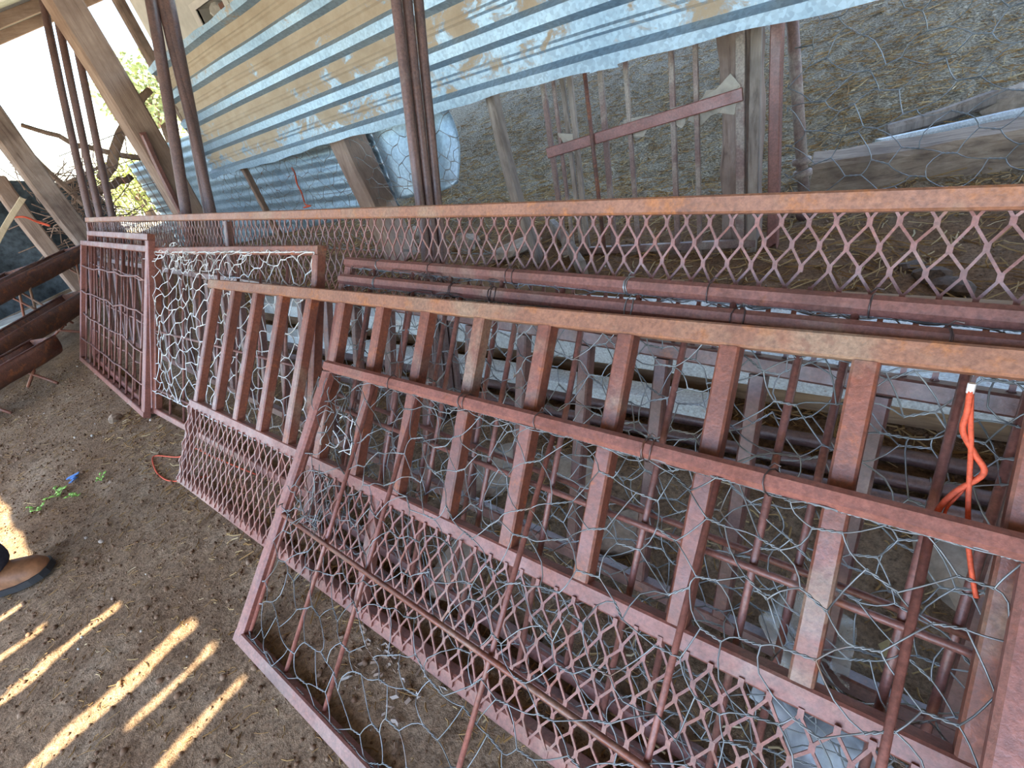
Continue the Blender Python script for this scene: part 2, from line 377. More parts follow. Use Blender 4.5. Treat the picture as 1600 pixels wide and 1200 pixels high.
gx_ = axis([(-11, -5, 0.09), (-5, -2.6, 0.035), (-2.6, 0.8, 0.016), (0.8, 5, 0.06)]); gy_ = axis([(-2.4, -0.8, 0.06), (-0.8, 1.2, 0.016), (1.2, 3.2, 0.035), (3.2, 9.0, 0.09)])
GX, GY = np.meshgrid(gx_, gy_, indexing='ij'); GZ = gh(GX, GY); ny = len(gy_)
me = bpy.data.meshes.new('floor'); vv = np.stack([GX, GY, GZ], -1).reshape(-1, 3)
idx = np.arange(len(gx_) * ny).reshape(len(gx_), ny)
ff = np.stack([idx[:-1, :-1], idx[1:, :-1], idx[1:, 1:], idx[:-1, 1:]], -1).reshape(-1, 4)
me.from_pydata(vv.tolist(), [], ff.tolist()); me.polygons.foreach_set('use_smooth', [True] * len(me.polygons)); me.materials.append(MATS['dirt'])
fl = bpy.data.objects.new('floor', me); col.objects.link(fl); struct(fl)
fo = MB(); fo.v = [Vector(p) for p in ((-90, -70, -.06), (60, -70, -.06), (60, 90, -.06), (-90, 90, -.06))]; fo.f = [(0, 1, 2, 3)]
o = struct(fo.build('terrain', 'field'))
def onz(x, y, h=0.0): return (x, y, float(gh(x, y)) + h)

# ------------------------------------------------------------------ roof over the shed, added plank wall shading from the right, plastered building
def roofz(y): return 2.15 + 0.196 * y
def roofsheet(x0, x1, y0, y1, name, parent=None):
    n = max(2, int((x1 - x0) / 0.06)); rf = MB(); m = 9 if parent else 1
    for k in range(n + 1):
        x = x0 + (x1 - x0) * k / n; dz = 0.018 * (1 if (k % 5) in (0, 1) and 0 < k < n else 0)
        for q in range(m + 1):
            y = y0 + (y1 - y0) * q / m; wob = R.gauss(0, 0.0055) if parent and k in (0, n) else 0
            rf.v.append(Vector((x + wob, y, roofz(y) + 0.06 + dz)))
    for k in range(n):
        for q in range(m): a = k * (m + 1) + q; rf.f.append((a, a + 1, a + m + 2, a + m + 1))
    return rf.build(name, 'roof_sheet', parent, attr=('dirt', [0.2] * (n * m)))
roof = struct(roofsheet(-10, 3, -1.21, 4.9, 'ceiling'))
for x in (-9.93, -8.9, -7.0, -4.6, -2.9, 0.2, 2.9):
    MB().bar((x, -1.75, roofz(-1.75)), (x, 4.85, roofz(4.85)), 0.07, 0.12, (0, 0, 1), 0.004).build('rafter', 'rafter_wood', roof)
for y in (0.2, 1.7, 3.2, 4.7):
    MB().bar((-10, y, roofz(y) - 0.0), (3, y, roofz(y)), 0.05, 0.05, (0, 0, 1), 0.003).build('purlin', 'plank_wood', roof)
# eave sheets: uneven strips with open joints between them and one missing length
joints = [(-2.72, -1.80, -1.395), (-1.722, -1.698, -1.46), (-1.530, -1.508, -1.43), (-1.378, -1.350, -1.30), (-1.108, -1.066, -1.215), (-0.982, -0.955, -1.215), (-0.838, -0.810, -1.215)]
xa = -10.0
for a, b, tip in joints + [(3.0, 3.0, -1.21)]:
    roofsheet(xa, a, -1.80, -1.19, 'eave_sheet', roof)
    if b < 3: roofsheet(a - .03, b + .03, tip, -1.17, 'eave_sheet', roof).location.z = -.006
    xa = b
roofsheet(-1.00, -0.94, -1.80, -1.39, 'eave_sheet', roof)

wr = empty('shading_wall_right', (2.3, 0, 0)); struct(wr)  # unseen wall, added to block side light and darken the bars' right faces
y = -1.7
while y < 1.6:
    MB().bar((0, y + .12, 0), (0, y + .12, roofz(y) + .0), .02, .235, (0, 1, 0), .003).build('plank', 'post_wood', wr); y += .24
wb = empty('wall_back', (0, 3.2, 0)); struct(wb)
# plastered wall with a real vent opening x -6.08..-5.53, z 1.72..1.93
vx0, vx1, vz0, vz1 = -6.08, -5.54, 1.73, 1.93
def boxm(mb, x0, x1, y0, y1, z0, z1):
    return mb.bar(((x0 + x1) / 2, (y0 + y1) / 2, z0), ((x0 + x1) / 2, (y0 + y1) / 2, z1), x1 - x0, y1 - y0, (0, 1, 0))
mb = MB()
boxm(mb, -7.35, vx0, 0, .25, 0, 2.75); boxm(mb, vx1, -4.3, 0, .25, 0, 2.75); boxm(mb, vx0, vx1, 0, .25, 0, vz0); boxm(mb, vx0, vx1, 0, .25, vz1, 2.75)
mb.build('plaster_face', 'plaster', wb)
mb = MB(); boxm(mb, -7.35, -7.1, .25, 1.5, 0, 2.75); boxm(mb, -4.55, -4.3, .25, .5, 0, 2.75); mb.build('side_wall', 'plaster', wb)
mb = MB()
for a in ((vx0 - .09, vx0, vz0 - .06, vz1 + .06), (vx1, vx1 + .09, vz0 - .06, vz1 + .06), (vx0, vx1, vz0 - .06, vz0), (vx0, vx1, vz1, vz1 + .06)): boxm(mb, a[0], a[1], -.012, .02, a[2], a[3])
mb.build('vent_surround', 'plaster_trim', wb)
mb = MB(); boxm(mb, vx0, vx1, .2, .24, vz0, vz1); mb.build('vent_back', 'vent_dark', wb)
for k in range(3):
    MB().bar((vx0 + .26, .14, vz0 + .03 + .06 * k), (vx1, .14, vz0 + .03 + .06 * k), .09, .045, (0, 0, 1), .004).build('brick', 'rust_trough', wb)
blob('plaster_lump', (vx0 + .2, .13, vz0 + .13), (.1, .06, .1), 'plaster', 3, wb)

# ------------------------------------------------------------------ corrugated sheets
def ibr(name, x0, x1, y, zf, label, seed, dirt, nx=60, bulge=0.0):
    prof = []; hgt = 0.68; per = hgt / 4
    for k in range(5):
        c = k * per
        prof += [(c - 0.038, 0.0), (c - 0.018, -0.035), (c + 0.018, -0.035), (c + 0.038, 0.0)]
        if k < 4: prof += [(c + per * 0.42, 0.0), (c + per * 0.47, -0.006), (c + per * 0.53, -0.006), (c + per * 0.58, 0.0)]
    prof = prof[1:-1]
    rr = random.Random(seed); mb = MB(); at = []
    ph = [rr.uniform(0, 6) for _ in range(4)]
    for i in range(nx + 1):
        x = x0 + (x1 - x0) * i / nx
        for j, (z, dy) in enumerate(prof):
            wv = 0.007 * math.sin(x * 3.1 + ph[0] + z * 4) + 0.003 * math.sin(x * 9 + ph[1])
            ed = 0.006 * math.sin(x * 5.0 + ph[2]) + 0.003 * math.sin(x * 19 + ph[3]) if j in (0, len(prof) - 1) else 0
            xx = x + (0.012 * math.sin(z * 37 + ph[3]) if i in (0, nx) else 0)
            mb.v.append(Vector((xx, y + dy + wv + bulge * z, zf(x) + z + ed)))
    m = len(prof)
    for i in range(nx):
        for j in range(m - 1):
            mb.f.append((i * m + j, (i + 1) * m + j, (i + 1) * m + j + 1, i * m + j + 1))
            zz = (prof[j][0] + prof[j + 1][0]) / 2; flat = abs(prof[j][1]) < .007 and abs(prof[j + 1][1]) < .007
            xm = x0 + (x1 - x0) * (i + .5) / nx
            at.append((0.38 if flat else 0.10) + dirt(xm, zz))
    o = mb.build(name, 'zinc_sheet', None, False, ('dirt', at))
    s = o.modifiers.new('thickness', 'SOLIDIFY'); s.thickness = 0.0016
    return tag(o, label, 'metal sheet', 'ribbed sheets of the upper wall')
def zf(x): return 0.755 - 0.085 * max(0, (-1.0 - x) / 3.25) ** 1.3
ibr('ribbed_sheet', -4.25, -0.93, 1.77, zf, 'long tan-stained ribbed metal sheet left of the seam', 3, lambda x, z: 0.035 + 0.07 * max(-1, min(1, (-1.9 - x) / 1.3)) + 0.34 * (z - 0.24))
ibr('ribbed_sheet', -1.02, 1.2, 1.757, zf, 'cleaner blue-grey ribbed metal sheet right of the seam', 5, lambda x, z: 0.01 + 0.22 * (z - 0.2), 40)
# lower sheet, fine corrugation
mb = MB(); at = []; nx, nz = 70, 46
for i in range(nx + 1):
    x = -6.6 + 3.95 * i / nx
    zb = 0.10 + 0.085 * (x + 4.45); zb = max(0.02, zb); zt = 0.90 + (0.06 if x > -5.6 else 0)
    for j in range(nz + 1):
        z = zb + (zt - zb) * j / nz
        mb.v.append(Vector((x, 2.02 + 0.008 * math.sin(z * 2 * math.pi / 0.076) + 0.01 * math.sin(x * 2.3 + z), z)))
for i in range(nx):
    for j in range(nz): mb.f.append((i * (nz + 1) + j, (i + 1) * (nz + 1) + j, (i + 1) * (nz + 1) + j + 1, i * (nz + 1) + j + 1)); at.append(0.22)
o = mb.build('corrugated_sheet', 'zinc_lower', None, True, ('dirt', at)); s = o.modifiers.new('thickness', 'SOLIDIFY'); s.thickness = 0.0016
tag(o, 'finely corrugated blue-grey sheet standing low behind the hexagonal wire', 'metal sheet')
mb = MB(); at = []; nx, nz = 30, 24
for i in range(nx + 1):
    s_ = i / nx
    for j in range(nz + 1):
        q = j / nz; x = -2.60 + s_ * 0.60 + 0.05 * math.sin(q * 3.0) * s_ + (0.06 * (1 - q)) * s_; z = 0.335 + 0.06 * s_ + q * (0.45 - 0.06 * s_) - 0.03 * math.sin(s_ * 3.1)
        y = 1.99 - 0.05 * math.sin(s_ * 9) * (1 - 0.4 * q) - 0.10 * (1 - q) ** 2 * s_
        mb.v.append(Vector((x, y, z)))
for i in range(nx):
    for j in range(nz): mb.f.append((i * (nz + 1) + j, (i + 1) * (nz + 1) + j, (i + 1) * (nz + 1) + j + 1, i * (nz + 1) + j + 1)); at.append(0.18)
o = mb.build('bent_sheet', 'zinc_lower', None, True, ('dirt', at)); s = o.modifiers.new('thickness', 'SOLIDIFY'); s.thickness = 0.0016
tag(o, 'crumpled offcut of bluish sheet metal with curled corner beside timber post', 'metal sheet')

# ------------------------------------------------------------------ timber posts and stakes
def timber(name, p, q, a, b, mat, label, cat='post', group=None, seed=1, rot=(1, 0, 0), seg=10, wob=0.005, ch=0.012):
    rr = random.Random(seed); p = Vector(p); q = Vector(q); mb = MB(); d = (q - p).normalized(); u = Vector(rot); x = d.cross(u).normalized(); y = x.cross(d)
    sec = [(-a / 2 + ch, -b / 2), (a / 2 - ch, -b / 2), (a / 2, -b / 2 + ch), (a / 2, b / 2 - ch), (a / 2 - ch, b / 2), (-a / 2 + ch, b / 2), (-a / 2, b / 2 - ch), (-a / 2, -b / 2 + ch)]
    k1, k2 = rr.uniform(0, 6), rr.uniform(0, 6)
    for i in range(seg + 1):
        t = i / seg; c = p.lerp(q, t) + x * wob * 2 * math.sin(t * 5 + k1) + y * wob * 2 * math.sin(t * 4 + k2)
        for e, f in sec: mb.v.append(c + x * (e * (1 + rr.gauss(0, wob * 4))) + y * (f * (1 + rr.gauss(0, wob * 4))) + (d * rr.gauss(0, .008) if i in (0, seg) else Vector()))
    for i in range(seg):
        for k in range(8): k2_ = (k + 1) % 8; mb.f.append((i * 8 + k, i * 8 + k2_, i * 8 + 8 + k2_, i * 8 + 8 + k))
    mb.f += [tuple(7 - k for k in range(8)), tuple(seg * 8 + k for k in range(8))]
    return tag(mb.build(name, mat), label, cat, group)
timber('timber_post', (-4.3, 1.47, -0.02), (-4.3, 1.52, 2.42), 0.17, 0.14, 'post_wood', 'tall squared timber post rising to the roof left of the sheets', seed=2)
timber('timber_post', (-2.62, 1.86, -0.02), (-2.74, 1.93, 0.95), 0.17, 0.13, 'post_wood', 'short thick timber post under the middle of the ribbed sheets', seed=4)
timber('timber_post', (-0.66, 2.13, -0.02), (-0.74, 2.16, 0.95), 0.14, 0.12, 'old_post_wood', 'weathered stump post behind the rusty gate in the wall', seed=6, wob=0.012)
timber('timber_post', (-6.0, 1.16, -0.02), (-6.0, 1.16, 1.62), 0.16, 0.16, 'old_post_wood', 'peeling timber post at left edge before the dark netting', seed=7)
timber('timber_post', (-6.15, 0.90, -0.02), (-6.15, 0.93, 1.1), 0.12, 0.12, 'post_wood', 'squat timber post leaning low beside the dark netting', seed=8)
timber('timber_post', (-6.1, 2.6, 0), (-6.2, 2.6, 2.6), 0.09, 0.09, 'old_post_wood', 'slim brown upright against the pale sky left of plaster wall', seed=9)
timber('wooden_stake', (-3.84, 1.83, 0), (-3.92, 1.83, 0.72), 0.04, 0.035, 'stick_wood', 'thin brown stake in front of the corrugated sheet', 'stake', seed=10, ch=.006)
timber('wooden_stake', (-1.54, 1.84, 0), (-1.61, 1.88, 0.86), 0.055, 0.045, 'grey_wood', 'grey wooden stake slanting out of the straw beneath the sheet', 'stake', seed=11, ch=.008)
timber('wooden_plank', onz(-1.72, 2.25, .03), onz(-1.16, 1.66, .03), 0.035, 0.09, 'grey_wood', 'grey plank with pale edge lying on straw seen through the mesh', 'plank', seed=12, rot=(0, 0, 1), ch=.006)
timber('timber_beam', onz(-0.555, 2.62, .085), onz(1.3, 3.0, .085), 0.20, 0.17, 'beam_wood', 'heavy weathered timber beam lying on the ground at upper right', 'beam', seed=13, rot=(0, 0, 1), seg=16, wob=0.008, ch=.02)
timber('wooden_stake', (-4.25, 1.36, 0), (-4.2, 1.47, 1.03), 0.035, 0.035, 'oxide_c', 'reddish stake leaning on the tall timber post', 'stake', seed=14, ch=.006)
timber('wooden_stake', (-6.5, 1.44, .1), (-6.5, 1.36, 1.24), 0.05, 0.05, 'stick_wood', 'crooked bleached stake between the thin poles and dark netting', 'stake', seed=15, wob=.02, ch=.012)
timber('wooden_lath', (-5.05, 0.50, .70), (-5.0, 0.81, 0.91), 0.035, 0.015, 'lath_wood', 'pale yellow lath hanging in the wire at left edge', 'lath', seed=16, ch=.003, wob=.001)
timber('log', (-7.3, 2.55, 0), (-5.7, 2.2, 1.08), .10, .10, 'stick_wood', 'short log end poking up beside the tall timber post', 'log', seed=17, ch=.03)
def branch(pts, r, label, seed):
    rr = random.Random(seed); pts = [Vector(p) for p in pts]; P = []
    for a, b in zip(pts[:-1], pts[1:]):
        for k in range(4): P.append(a.lerp(b, k / 4) + Vector([rr.gauss(0, r * .35) for _ in range(3)]))
    P.append(pts[-1])
    mb = MB().tube(P, r, 7, rs=[r * (1 - .35 * i / len(P)) for i in range(len(P))])
    return tag(mb.build('branch', 'stick_wood', None, True), label, 'branch', 'branches piled at the left end')
branch([(-6.5, 2.1, .92), (-6.5, 1.667, 1.2), (-6.5, 1.399, 1.431)], .028, 'long thin branch reaching left against the white sky', 1)
branch([(-6.5, 1.70, .85), (-6.5, 2.22, 1.266), (-6.5, 2.56, 1.44)], .05, 'thick sawn branch crossing behind the tall timber post', 2)
branch([(-6.6, 1.5, .75), (-6.5, 1.72, .80), (-6.5, 1.95, .80)], .045, 'knobbly dark branch lying across the left brush pile', 3)
branch([(-6.7, 1.2, .9), (-6.6, 1.5, .92), (-6.5, 1.8, .98)], .02, 'thin twig stretched across the netting at left', 4)
mb = MB(); rr = random.Random(31)
for k in range(150):
    p = Vector((-6.7 + rr.gauss(0, .25), 1.45 + rr.gauss(0, .2), .4 + rr.random() * .6)); d = Vector((rr.gauss(0, .6), rr.gauss(0, 1), rr.gauss(0, .7))).normalized(); q = p + d * .15; e = (d + Vector((rr.gauss(0, .4), rr.gauss(0, .4), rr.gauss(0, .4)))).normalized()
    mb.tube([p, q, q + e * .18], .005, 3, caps=False)
tag(mb.build('brushwood', 'stick_wood', None), 'tangle of dry twigs heaped behind the thin poles', 'brushwood', kind='stuff')

# dark netting fence at far left
mb = MB(); ny_, nz_ = 40, 24
for k in (0, 1):
    for i in range(ny_ + 1):
        y = -1.2 + 3.0 * i / ny_
        for j in range(nz_ + 1):
            z = (1.0 + .10 * math.sin(y * 2.0 + .3) + .05 * math.sin(y * 7)) * j / nz_
            mb.v.append(Vector((-7.25 + .05 * math.sin(y * 6 + z * 3) + .05 * math.sin(z * 5 + y * 11) - .03 * k, y, z)))
nn_ = (ny_ + 1) * (nz_ + 1)
for i in range(ny_):
    for j in range(nz_):
        a = i * (nz_ + 1) + j; q = (a, a + nz_ + 1, a + nz_ + 2, a + 1); mb.f.append(q); mb.f.append(tuple(nn_ + t for t in reversed(q)))
tag(mb.build('shade_netting', 'netting', None, True), 'dark sagging shade netting fence at the far left', 'netting')

# ------------------------------------------------------------------ hexagonal wire fences and welded mesh in the background
def fence(name, p0, p1, t0, mat, label, **kw):
    m, L, H = frame(p0, p1, t0); e = empty(name, m); tag(e, label, 'wire fence')
    chicken(e, mat, 0, L, 0, H, 0, **kw)
    mb = MB()
    for v in (0.0, H * .5, H): mb.tube([(L * k / 12, v + .008 * math.sin(k * 1.7), .003 * math.sin(k)) for k in range(13)], .0016, 4)
    mb.build('line_wire', mat, e, True)
    return e
fence('wire_fence', (-4.7, 1.95, .05), (-1.75, 1.80, .05), (-4.7, 1.95, .80), 'dull_wire', 'hexagonal wire fence stretched before the blue-grey lower sheet', pitch=.085, h=.09, t=.035, r=.0016, wave=.01, seed=21)
fence('wire_fence', (-0.56, 2.22, .05), (1.2, 2.32, .05), (-0.56, 2.34, 1.35), 'galv_wire', 'hexagonal wire fence hanging over the straw at upper right', pitch=.10, h=.11, t=.045, r=.0016, wave=.02, seed=22, jit=.013)
m, L, H = frame((-5.6, 1.30, .2), (-4.45, 1.62, .2), (-5.6, 1.30, 1.1)); e = empty('welded_mesh', m); tag(e, 'square welded wire mesh behind the thin pole trio', 'wire mesh')
mb = MB()
for k in range(16): mb.tube([(L * k / 15, 0, 0), (L * k / 15, H, 0)], .003, 4)
for k in range(6): mb.tube([(0, H * k / 5, .003), (L, H * k / 5, .003)], .003, 4)
mb.build('wire_grid', 'tie_wire', e)

# ------------------------------------------------------------------ tall leaning pipes behind the long mesh panel
def pipe(x, y0, slope, r, ztop, label, group, dx=0.0, seed=0):
    p = Vector((x - .0, y0, 0)); q = Vector((x + dx, y0 + slope * ztop, ztop)); P = [p.lerp(q, k / 6) + Vector((0, .006 * math.sin(k * .9 + seed), 0)) for k in range(7)]
    e = empty('steel_pipe', (0, 0, 0)); tag(e, label, 'pipe', group)
    MB().tube(P, r, 12, caps=False).build('tube', 'rust_pipe', e, True)
    MB().tube([P[-1], P[-1] + (q - p).normalized() * .004], r * 1.02, 12).build('end_cap', 'tie_wire', e)
    return e
g1 = 'thin pole trio at the far left'; g2 = 'pipe pair left of the ribbed sheets'; g3 = 'three pipes standing close together mid picture'
pipe(-4.5, .675, .440, .022, 2.05, 'leftmost of the three thin poles against the white sky', g1, 0, 1)
pipe(-4.45, .735, .430, .022, 2.05, 'middle one of the three thin poles against the sky', g1, 0, 2)
pipe(-4.40, .80, .425, .022, 2.05, 'right one of the three thin poles, nearest the timber post', g1, 0, 3)
pipe(-2.8, .68, .432, .024, 1.95, 'left pipe of the pair crossing the sheet end', g2, 0, 4)
pipe(-2.78, .80, .395, .026, 1.95, 'right pipe of the pair crossing the sheet end', g2, 0, 5)
pipe(-2.72, .81, .375, .02, 1.95, 'thinner pipe tucked behind the right pipe of the pair', g2, -.10, 6)
pipe(-1.15, .73, .355, .0135, 1.8, 'left pipe of the close trio in front of the sheets', g3, 0, 7)
pipe(-1.145, .765, .355, .0135, 1.8, 'middle pipe of the close trio in front of the sheets', g3, 0, 8)
pipe(-1.14, .80, .352, .0135, 1.8, 'right pipe of the close trio in front of the sheets', g3, 0, 9)

# ------------------------------------------------------------------ rusty gate in the back wall
e = empty('rusty_gate', frame((-1.42, 1.90, 0), (-0.60, 1.98, 0), (-1.42, 2.06, .9))[0]); tag(e, 'rusty barred gate with a sloping cross rail under the ribbed sheet', 'gate')
for x, wd, mt, nm in [(0.0, .022, 'rust_gate', 'bar'), (.045, .016, 'rust_gate', 'bar'), (.09, .02, 'grey_wood', 'lath'), (.118, .022, 'grey_wood', 'lath'), (.25, .022, 'rust_gate', 'bar'), (.36, .018, 'rust_gate', 'bar'), (.53, .02, 'rust_gate', 'bar'), (.62, .018, 'rust_gate', 'bar'), (.775, .03, 'rust_gate', 'stile'), (.815, .034, 'grey_wood', 'lath')]:
    MB().bar((x, -.02, 0), (x + R.gauss(0, .004), .95, R.gauss(0, .006)), wd, wd * .8, Z3, .002).build(nm, mt, e)
MB().bar((-.01, .455, .022), (.78, .535, .022), .042, .02, Z3, .003).build('cross_rail', 'oxide_b', e)
MB().bar((-.02, .02, .0), (.83, .02, .0), .03, .03, Z3, .003).build('bottom_rail', 'rust_gate', e)
MB().tube([(.22, -.02, .04), (.215, .40, .04), (.205, .74, .03)], .009, 8).build('rebar', 'rust_trough', e, True)
timber('steel_upright', (-0.545, 2.0, 0), (-0.545, 2.10, .95), .036, .036, 'oxide_c', 'reddish steel upright standing just right of the rusty gate', 'upright', seed=41, ch=.004, wob=.002)
# cardboard scraps tucked behind the cross rail
def scrap(pts, y, label, seed):
    rr = random.Random(seed); mb = MB(); n = len(pts)
    for k in (0, 1):
        for px_, pz in pts: mb.v.append(Vector((px_, y + .003 * k + .012 * math.sin(px_ * 40 + pz * 30), pz)))
    mb.f += [tuple(reversed(range(n))), tuple(range(n, 2 * n))]
    for i in range(n): j = (i + 1) % n; mb.f.append((i, j, n + j, n + i))
    tag(mb.build('cardboard_scrap', 'card'), label, 'cardboard', 'cardboard scraps on the gate rail')
scrap([(-1.385, .47), (-1.36, .45), (-1.315, .43), (-1.30, .45), (-1.30, .50), (-1.38, .52)], 1.99, 'small torn cardboard scrap at the left end of the gate rail', 1)
scrap([(-1.10, .46), (-1.06, .445), (-1.01, .45), (-.99, .48), (-.98, .52), (-1.09, .52)], 2.018, 'cardboard scrap hanging under the middle of the gate rail', 2)
scrap([(-.91, .48), (-.865, .455), (-.85, .47), (-.85, .53), (-.90, .53)], 2.038, 'narrow cardboard tag beside the right half of the gate rail', 3)
scrap([(-.845, .475), (-.80, .45), (-.77, .475), (-.73, .485), (-.68, .47), (-.65, .52), (-.66, .56), (-.69, .60), (-.74, .56), (-.77, .565), (-.79, .54), (-.83, .53)], 2.05, 'large ragged cardboard piece with a torn-up corner by the weathered stump', 4)
# leaning pipe with a coupling
e = empty('coupled_pipe', (0, 0, 0)); tag(e, 'rusty pipe with swollen couplings leaning by the wire fence', 'pipe')
p, q = Vector((-0.49, 2.26, 0.02)), Vector((-0.60, 2.36, .92))
MB().tube([p, q], .021, 12).build('tube', 'rust_gate', e, True)
for t0 in (.17, .22): c = p.lerp(q, t0); d = (q - p).normalized(); MB().tube([c - d * .014, c - d * .01, c + d * .01, c + d * .014], .03, 14, rs=[.024, .033, .033, .024]).build('coupling', 'rust_gate', e, True)
c = p; MB().tube([c, c - Vector((-.0, .05, -.012))], .024, 10).build('elbow', 'rust_pipe', e, True)

# ------------------------------------------------------------------ stacked material behind the panels
def longbox(name, p, q, wd, h, mat, label, cat, group=None, flange=True):
    e = empty(name, p); tag(e, label, cat, group); p = Vector(p); q = Vector(q) - p
    if flange:
        MB().bar((0, 0, 0), q, wd * .25, h, (0, 0, 1), .002).build('web', mat, e)
        for s in (-1, 1): MB().bar(Vector((0, 0, s * h * .5)), q + Vector((0, 0, s * h * .5)), wd, .008, (0, 0, 1), .002).build('flange', mat, e)
        MB().bar((0, -wd * .42, 0), q + Vector((0, -wd * .42, 0)), .006, h * .98, (0, 0, 1), .001).build('face_plate', mat, e)
    else: MB().bar((0, 0, 0), q, wd, h, (0, 0, 1), .004).build('body', mat, e)
    return e
longbox('white_steel_beam', (-2.9, 1.06, .105), (1.2, 1.09, .105), .07, .055, 'white_steel', 'upper white-painted steel beam with rust spots behind the panels', 'beam')
longbox('white_steel_beam', (-2.9, .90, .045), (-0.36, .965, .045), .06, .05, 'white_steel', 'lower white-painted steel beam ending mid picture behind the bars', 'beam')
longbox('timber_sleeper', (-2.9, 1.10, .035), (1.2, 1.13, .035), .10, .06, 'plank_wood', 'brown timber sleeper carrying the upper white beam', 'timber', None, False)
longbox('timber_sleeper', (-1.9, 1.56, .05), (-0.70, 1.51, .05), .09, .06, 'plank_wood', 'brown timber with a bluish end lying behind the long mesh panel', 'timber', None, False)
longbox('timber_sleeper', (-0.25, 1.48, .05), (1.2, 1.43, .05), .09, .06, 'plank_wood', 'brown timber at right lying on straw behind the long mesh panel', 'timber', None, False)
longbox('white_board', (-1.0, 1.22, .14), (1.2, 1.25, .14), .16, .012, 'white_steel', 'flat white board lying behind the mesh at right', 'board', None, False)
for k, (y0, y1, r, lb) in enumerate([(.905, .985, .016, 'farthest of three brown pipes lying on the ground under the white beams'), (.84, .915, .015, 'middle of three brown pipes lying on the ground, wire wound round it'), (.785, .865, .014, 'nearest of three brown pipes lying on the ground behind the bars')]):
    e = empty('ground_pipe', (0, 0, 0)); tag(e, lb, 'pipe', 'brown pipes lying on the ground')
    MB().tube([(-2.4 + .1 * k, y0 - .03, r + .004), (-.8, (y0 + y1) / 2 - .02, r + .006), (1.3, y1 + .03, r + .004)], r, 12).build('tube', 'rust_pipe', e, True)
    if k == 1:
        MB().tube([(.03 + .0022 * i / 4, .895 + (r + .001) * math.cos(i * .8), r + .005 + (r + .001) * math.sin(i * .8)) for i in range(34)], .0012, 4).build('wire_winding', 'galv_wire', e, True)

# ------------------------------------------------------------------ PANEL: long mesh-topped panel at the back
mG, LG, HG = frame((-4.1, .575, .082), (1.15, .430, -0.024), (-4.1, .87, .70))
G = empty('long_mesh_panel', mG); tag(G, 'longest rusty panel at the back with diamond mesh along its top', 'panel', 'leaning steel panels')
t = .026; HG = .695; vm = .458
rail('top_rail', G, 'oxide_top', (0, HG - t / 2, 0), (LG, HG - t / 2, 0), t * 1.0, .03)
rail('mid_rail', G, 'oxide_g', (0, vm, 0), (LG, vm, 0), t, .034); rail('bottom_rail', G, 'oxide_g', (0, t / 2, 0), (LG, t / 2, 0), t)
off = 4.1; gxs = []; x = -.806
while x > -4.05: gxs.append(x); x -= .150
x = -.656
while x < 1.1: gxs.append(x); x += .150
bars(G, 'oxide_g', [x + off for x in sorted(gxs)], t * .9, vm - .016, .024)
bars(G, 'oxide_g', [.013, 2.05, LG - .013], vm + .017, HG - .03, .026, name='mesh_upright')
expanded(G, 'oxide_c', .02, LG - .02, vm - .01, HG - .006, -0.003, seed=3)

# ------------------------------------------------------------------ PANELS: two pipe-framed panels with hexagonal wire
def cpanel(p0, p1, top, label, seed, rodx, hz, mat='oxide_c'):
    m, LL, H = frame(p0, p1, (p0[0], top[0], top[1])); e = empty('wire_gate', m); tag(e, label, 'panel', 'leaning steel panels')
    t = .026
    rail('top_rail', e, mat, (0, H - t / 2, 0), (LL, H - t / 2, 0), t, t, .007); rail('bottom_rail', e, mat, (0, t / 2, 0), (LL, t / 2, 0), t * .9, t)
    for x in (t / 2, LL - t / 2): rail('stile', e, mat, (x, t, 0), (x, H - t, 0), t * .95, t * .9, .005)
    rods(e, mat, [((x - p0[0], t * .8, .003), (x - p0[0] + R.gauss(0, .006), H - t * .8, .003)) for x in rodx], .0052)
    rods(e, mat, [((t, v, .013), (LL - t, v + R.gauss(0, .004), .013)) for v in hz], .0052, 'cross_rod')
    chicken(e, 'galv_wire', .024, LL - .024, .024, H - .026, .004, pitch=.055, h=.062, t=.026, r=.00095, jit=.008, wave=.010, seed=seed)
    for k in range(9): tie(e, .15 + k * .21 + R.uniform(-.06, .06), H - t / 2, 0, t / 2, 'tie_wire' if k % 3 else 'galv_wire', seed * 10 + k)
    return e, LL, H
C1, L1, H1 = cpanel((-1.25, .30, .008), (1.10, .213, -.03), (.72, .55), 'mauve wire panel nearest the long mesh panel, highest of the twin rails', 5, [-1.13, -.98, -.835, -.69, -.55, -.40, -.25, -.10, .05, .2, .35, .5, .65, .8, .95], [.33])
C2, L2, H2 = cpanel((-1.21, .238, .008), (1.14, .185, -.02), (.665, .53), 'pink wire panel just behind the barred panel, lower of the twin rails', 6, [-1.08, -.92, -.77, -.62, -.47, -.305, -.145, .008, .088, .25, .4, .55, .7, .85, 1.0], [.345])
tangle(C2, 'tie_wire', (.55, H2 - .034, .006), (.45, .012, .012), 26, .0011, 3)
tangle(C1, 'tie_wire', (.30, H1 - .034, .010), (.25, .010, .010), 16, .0011, 4)

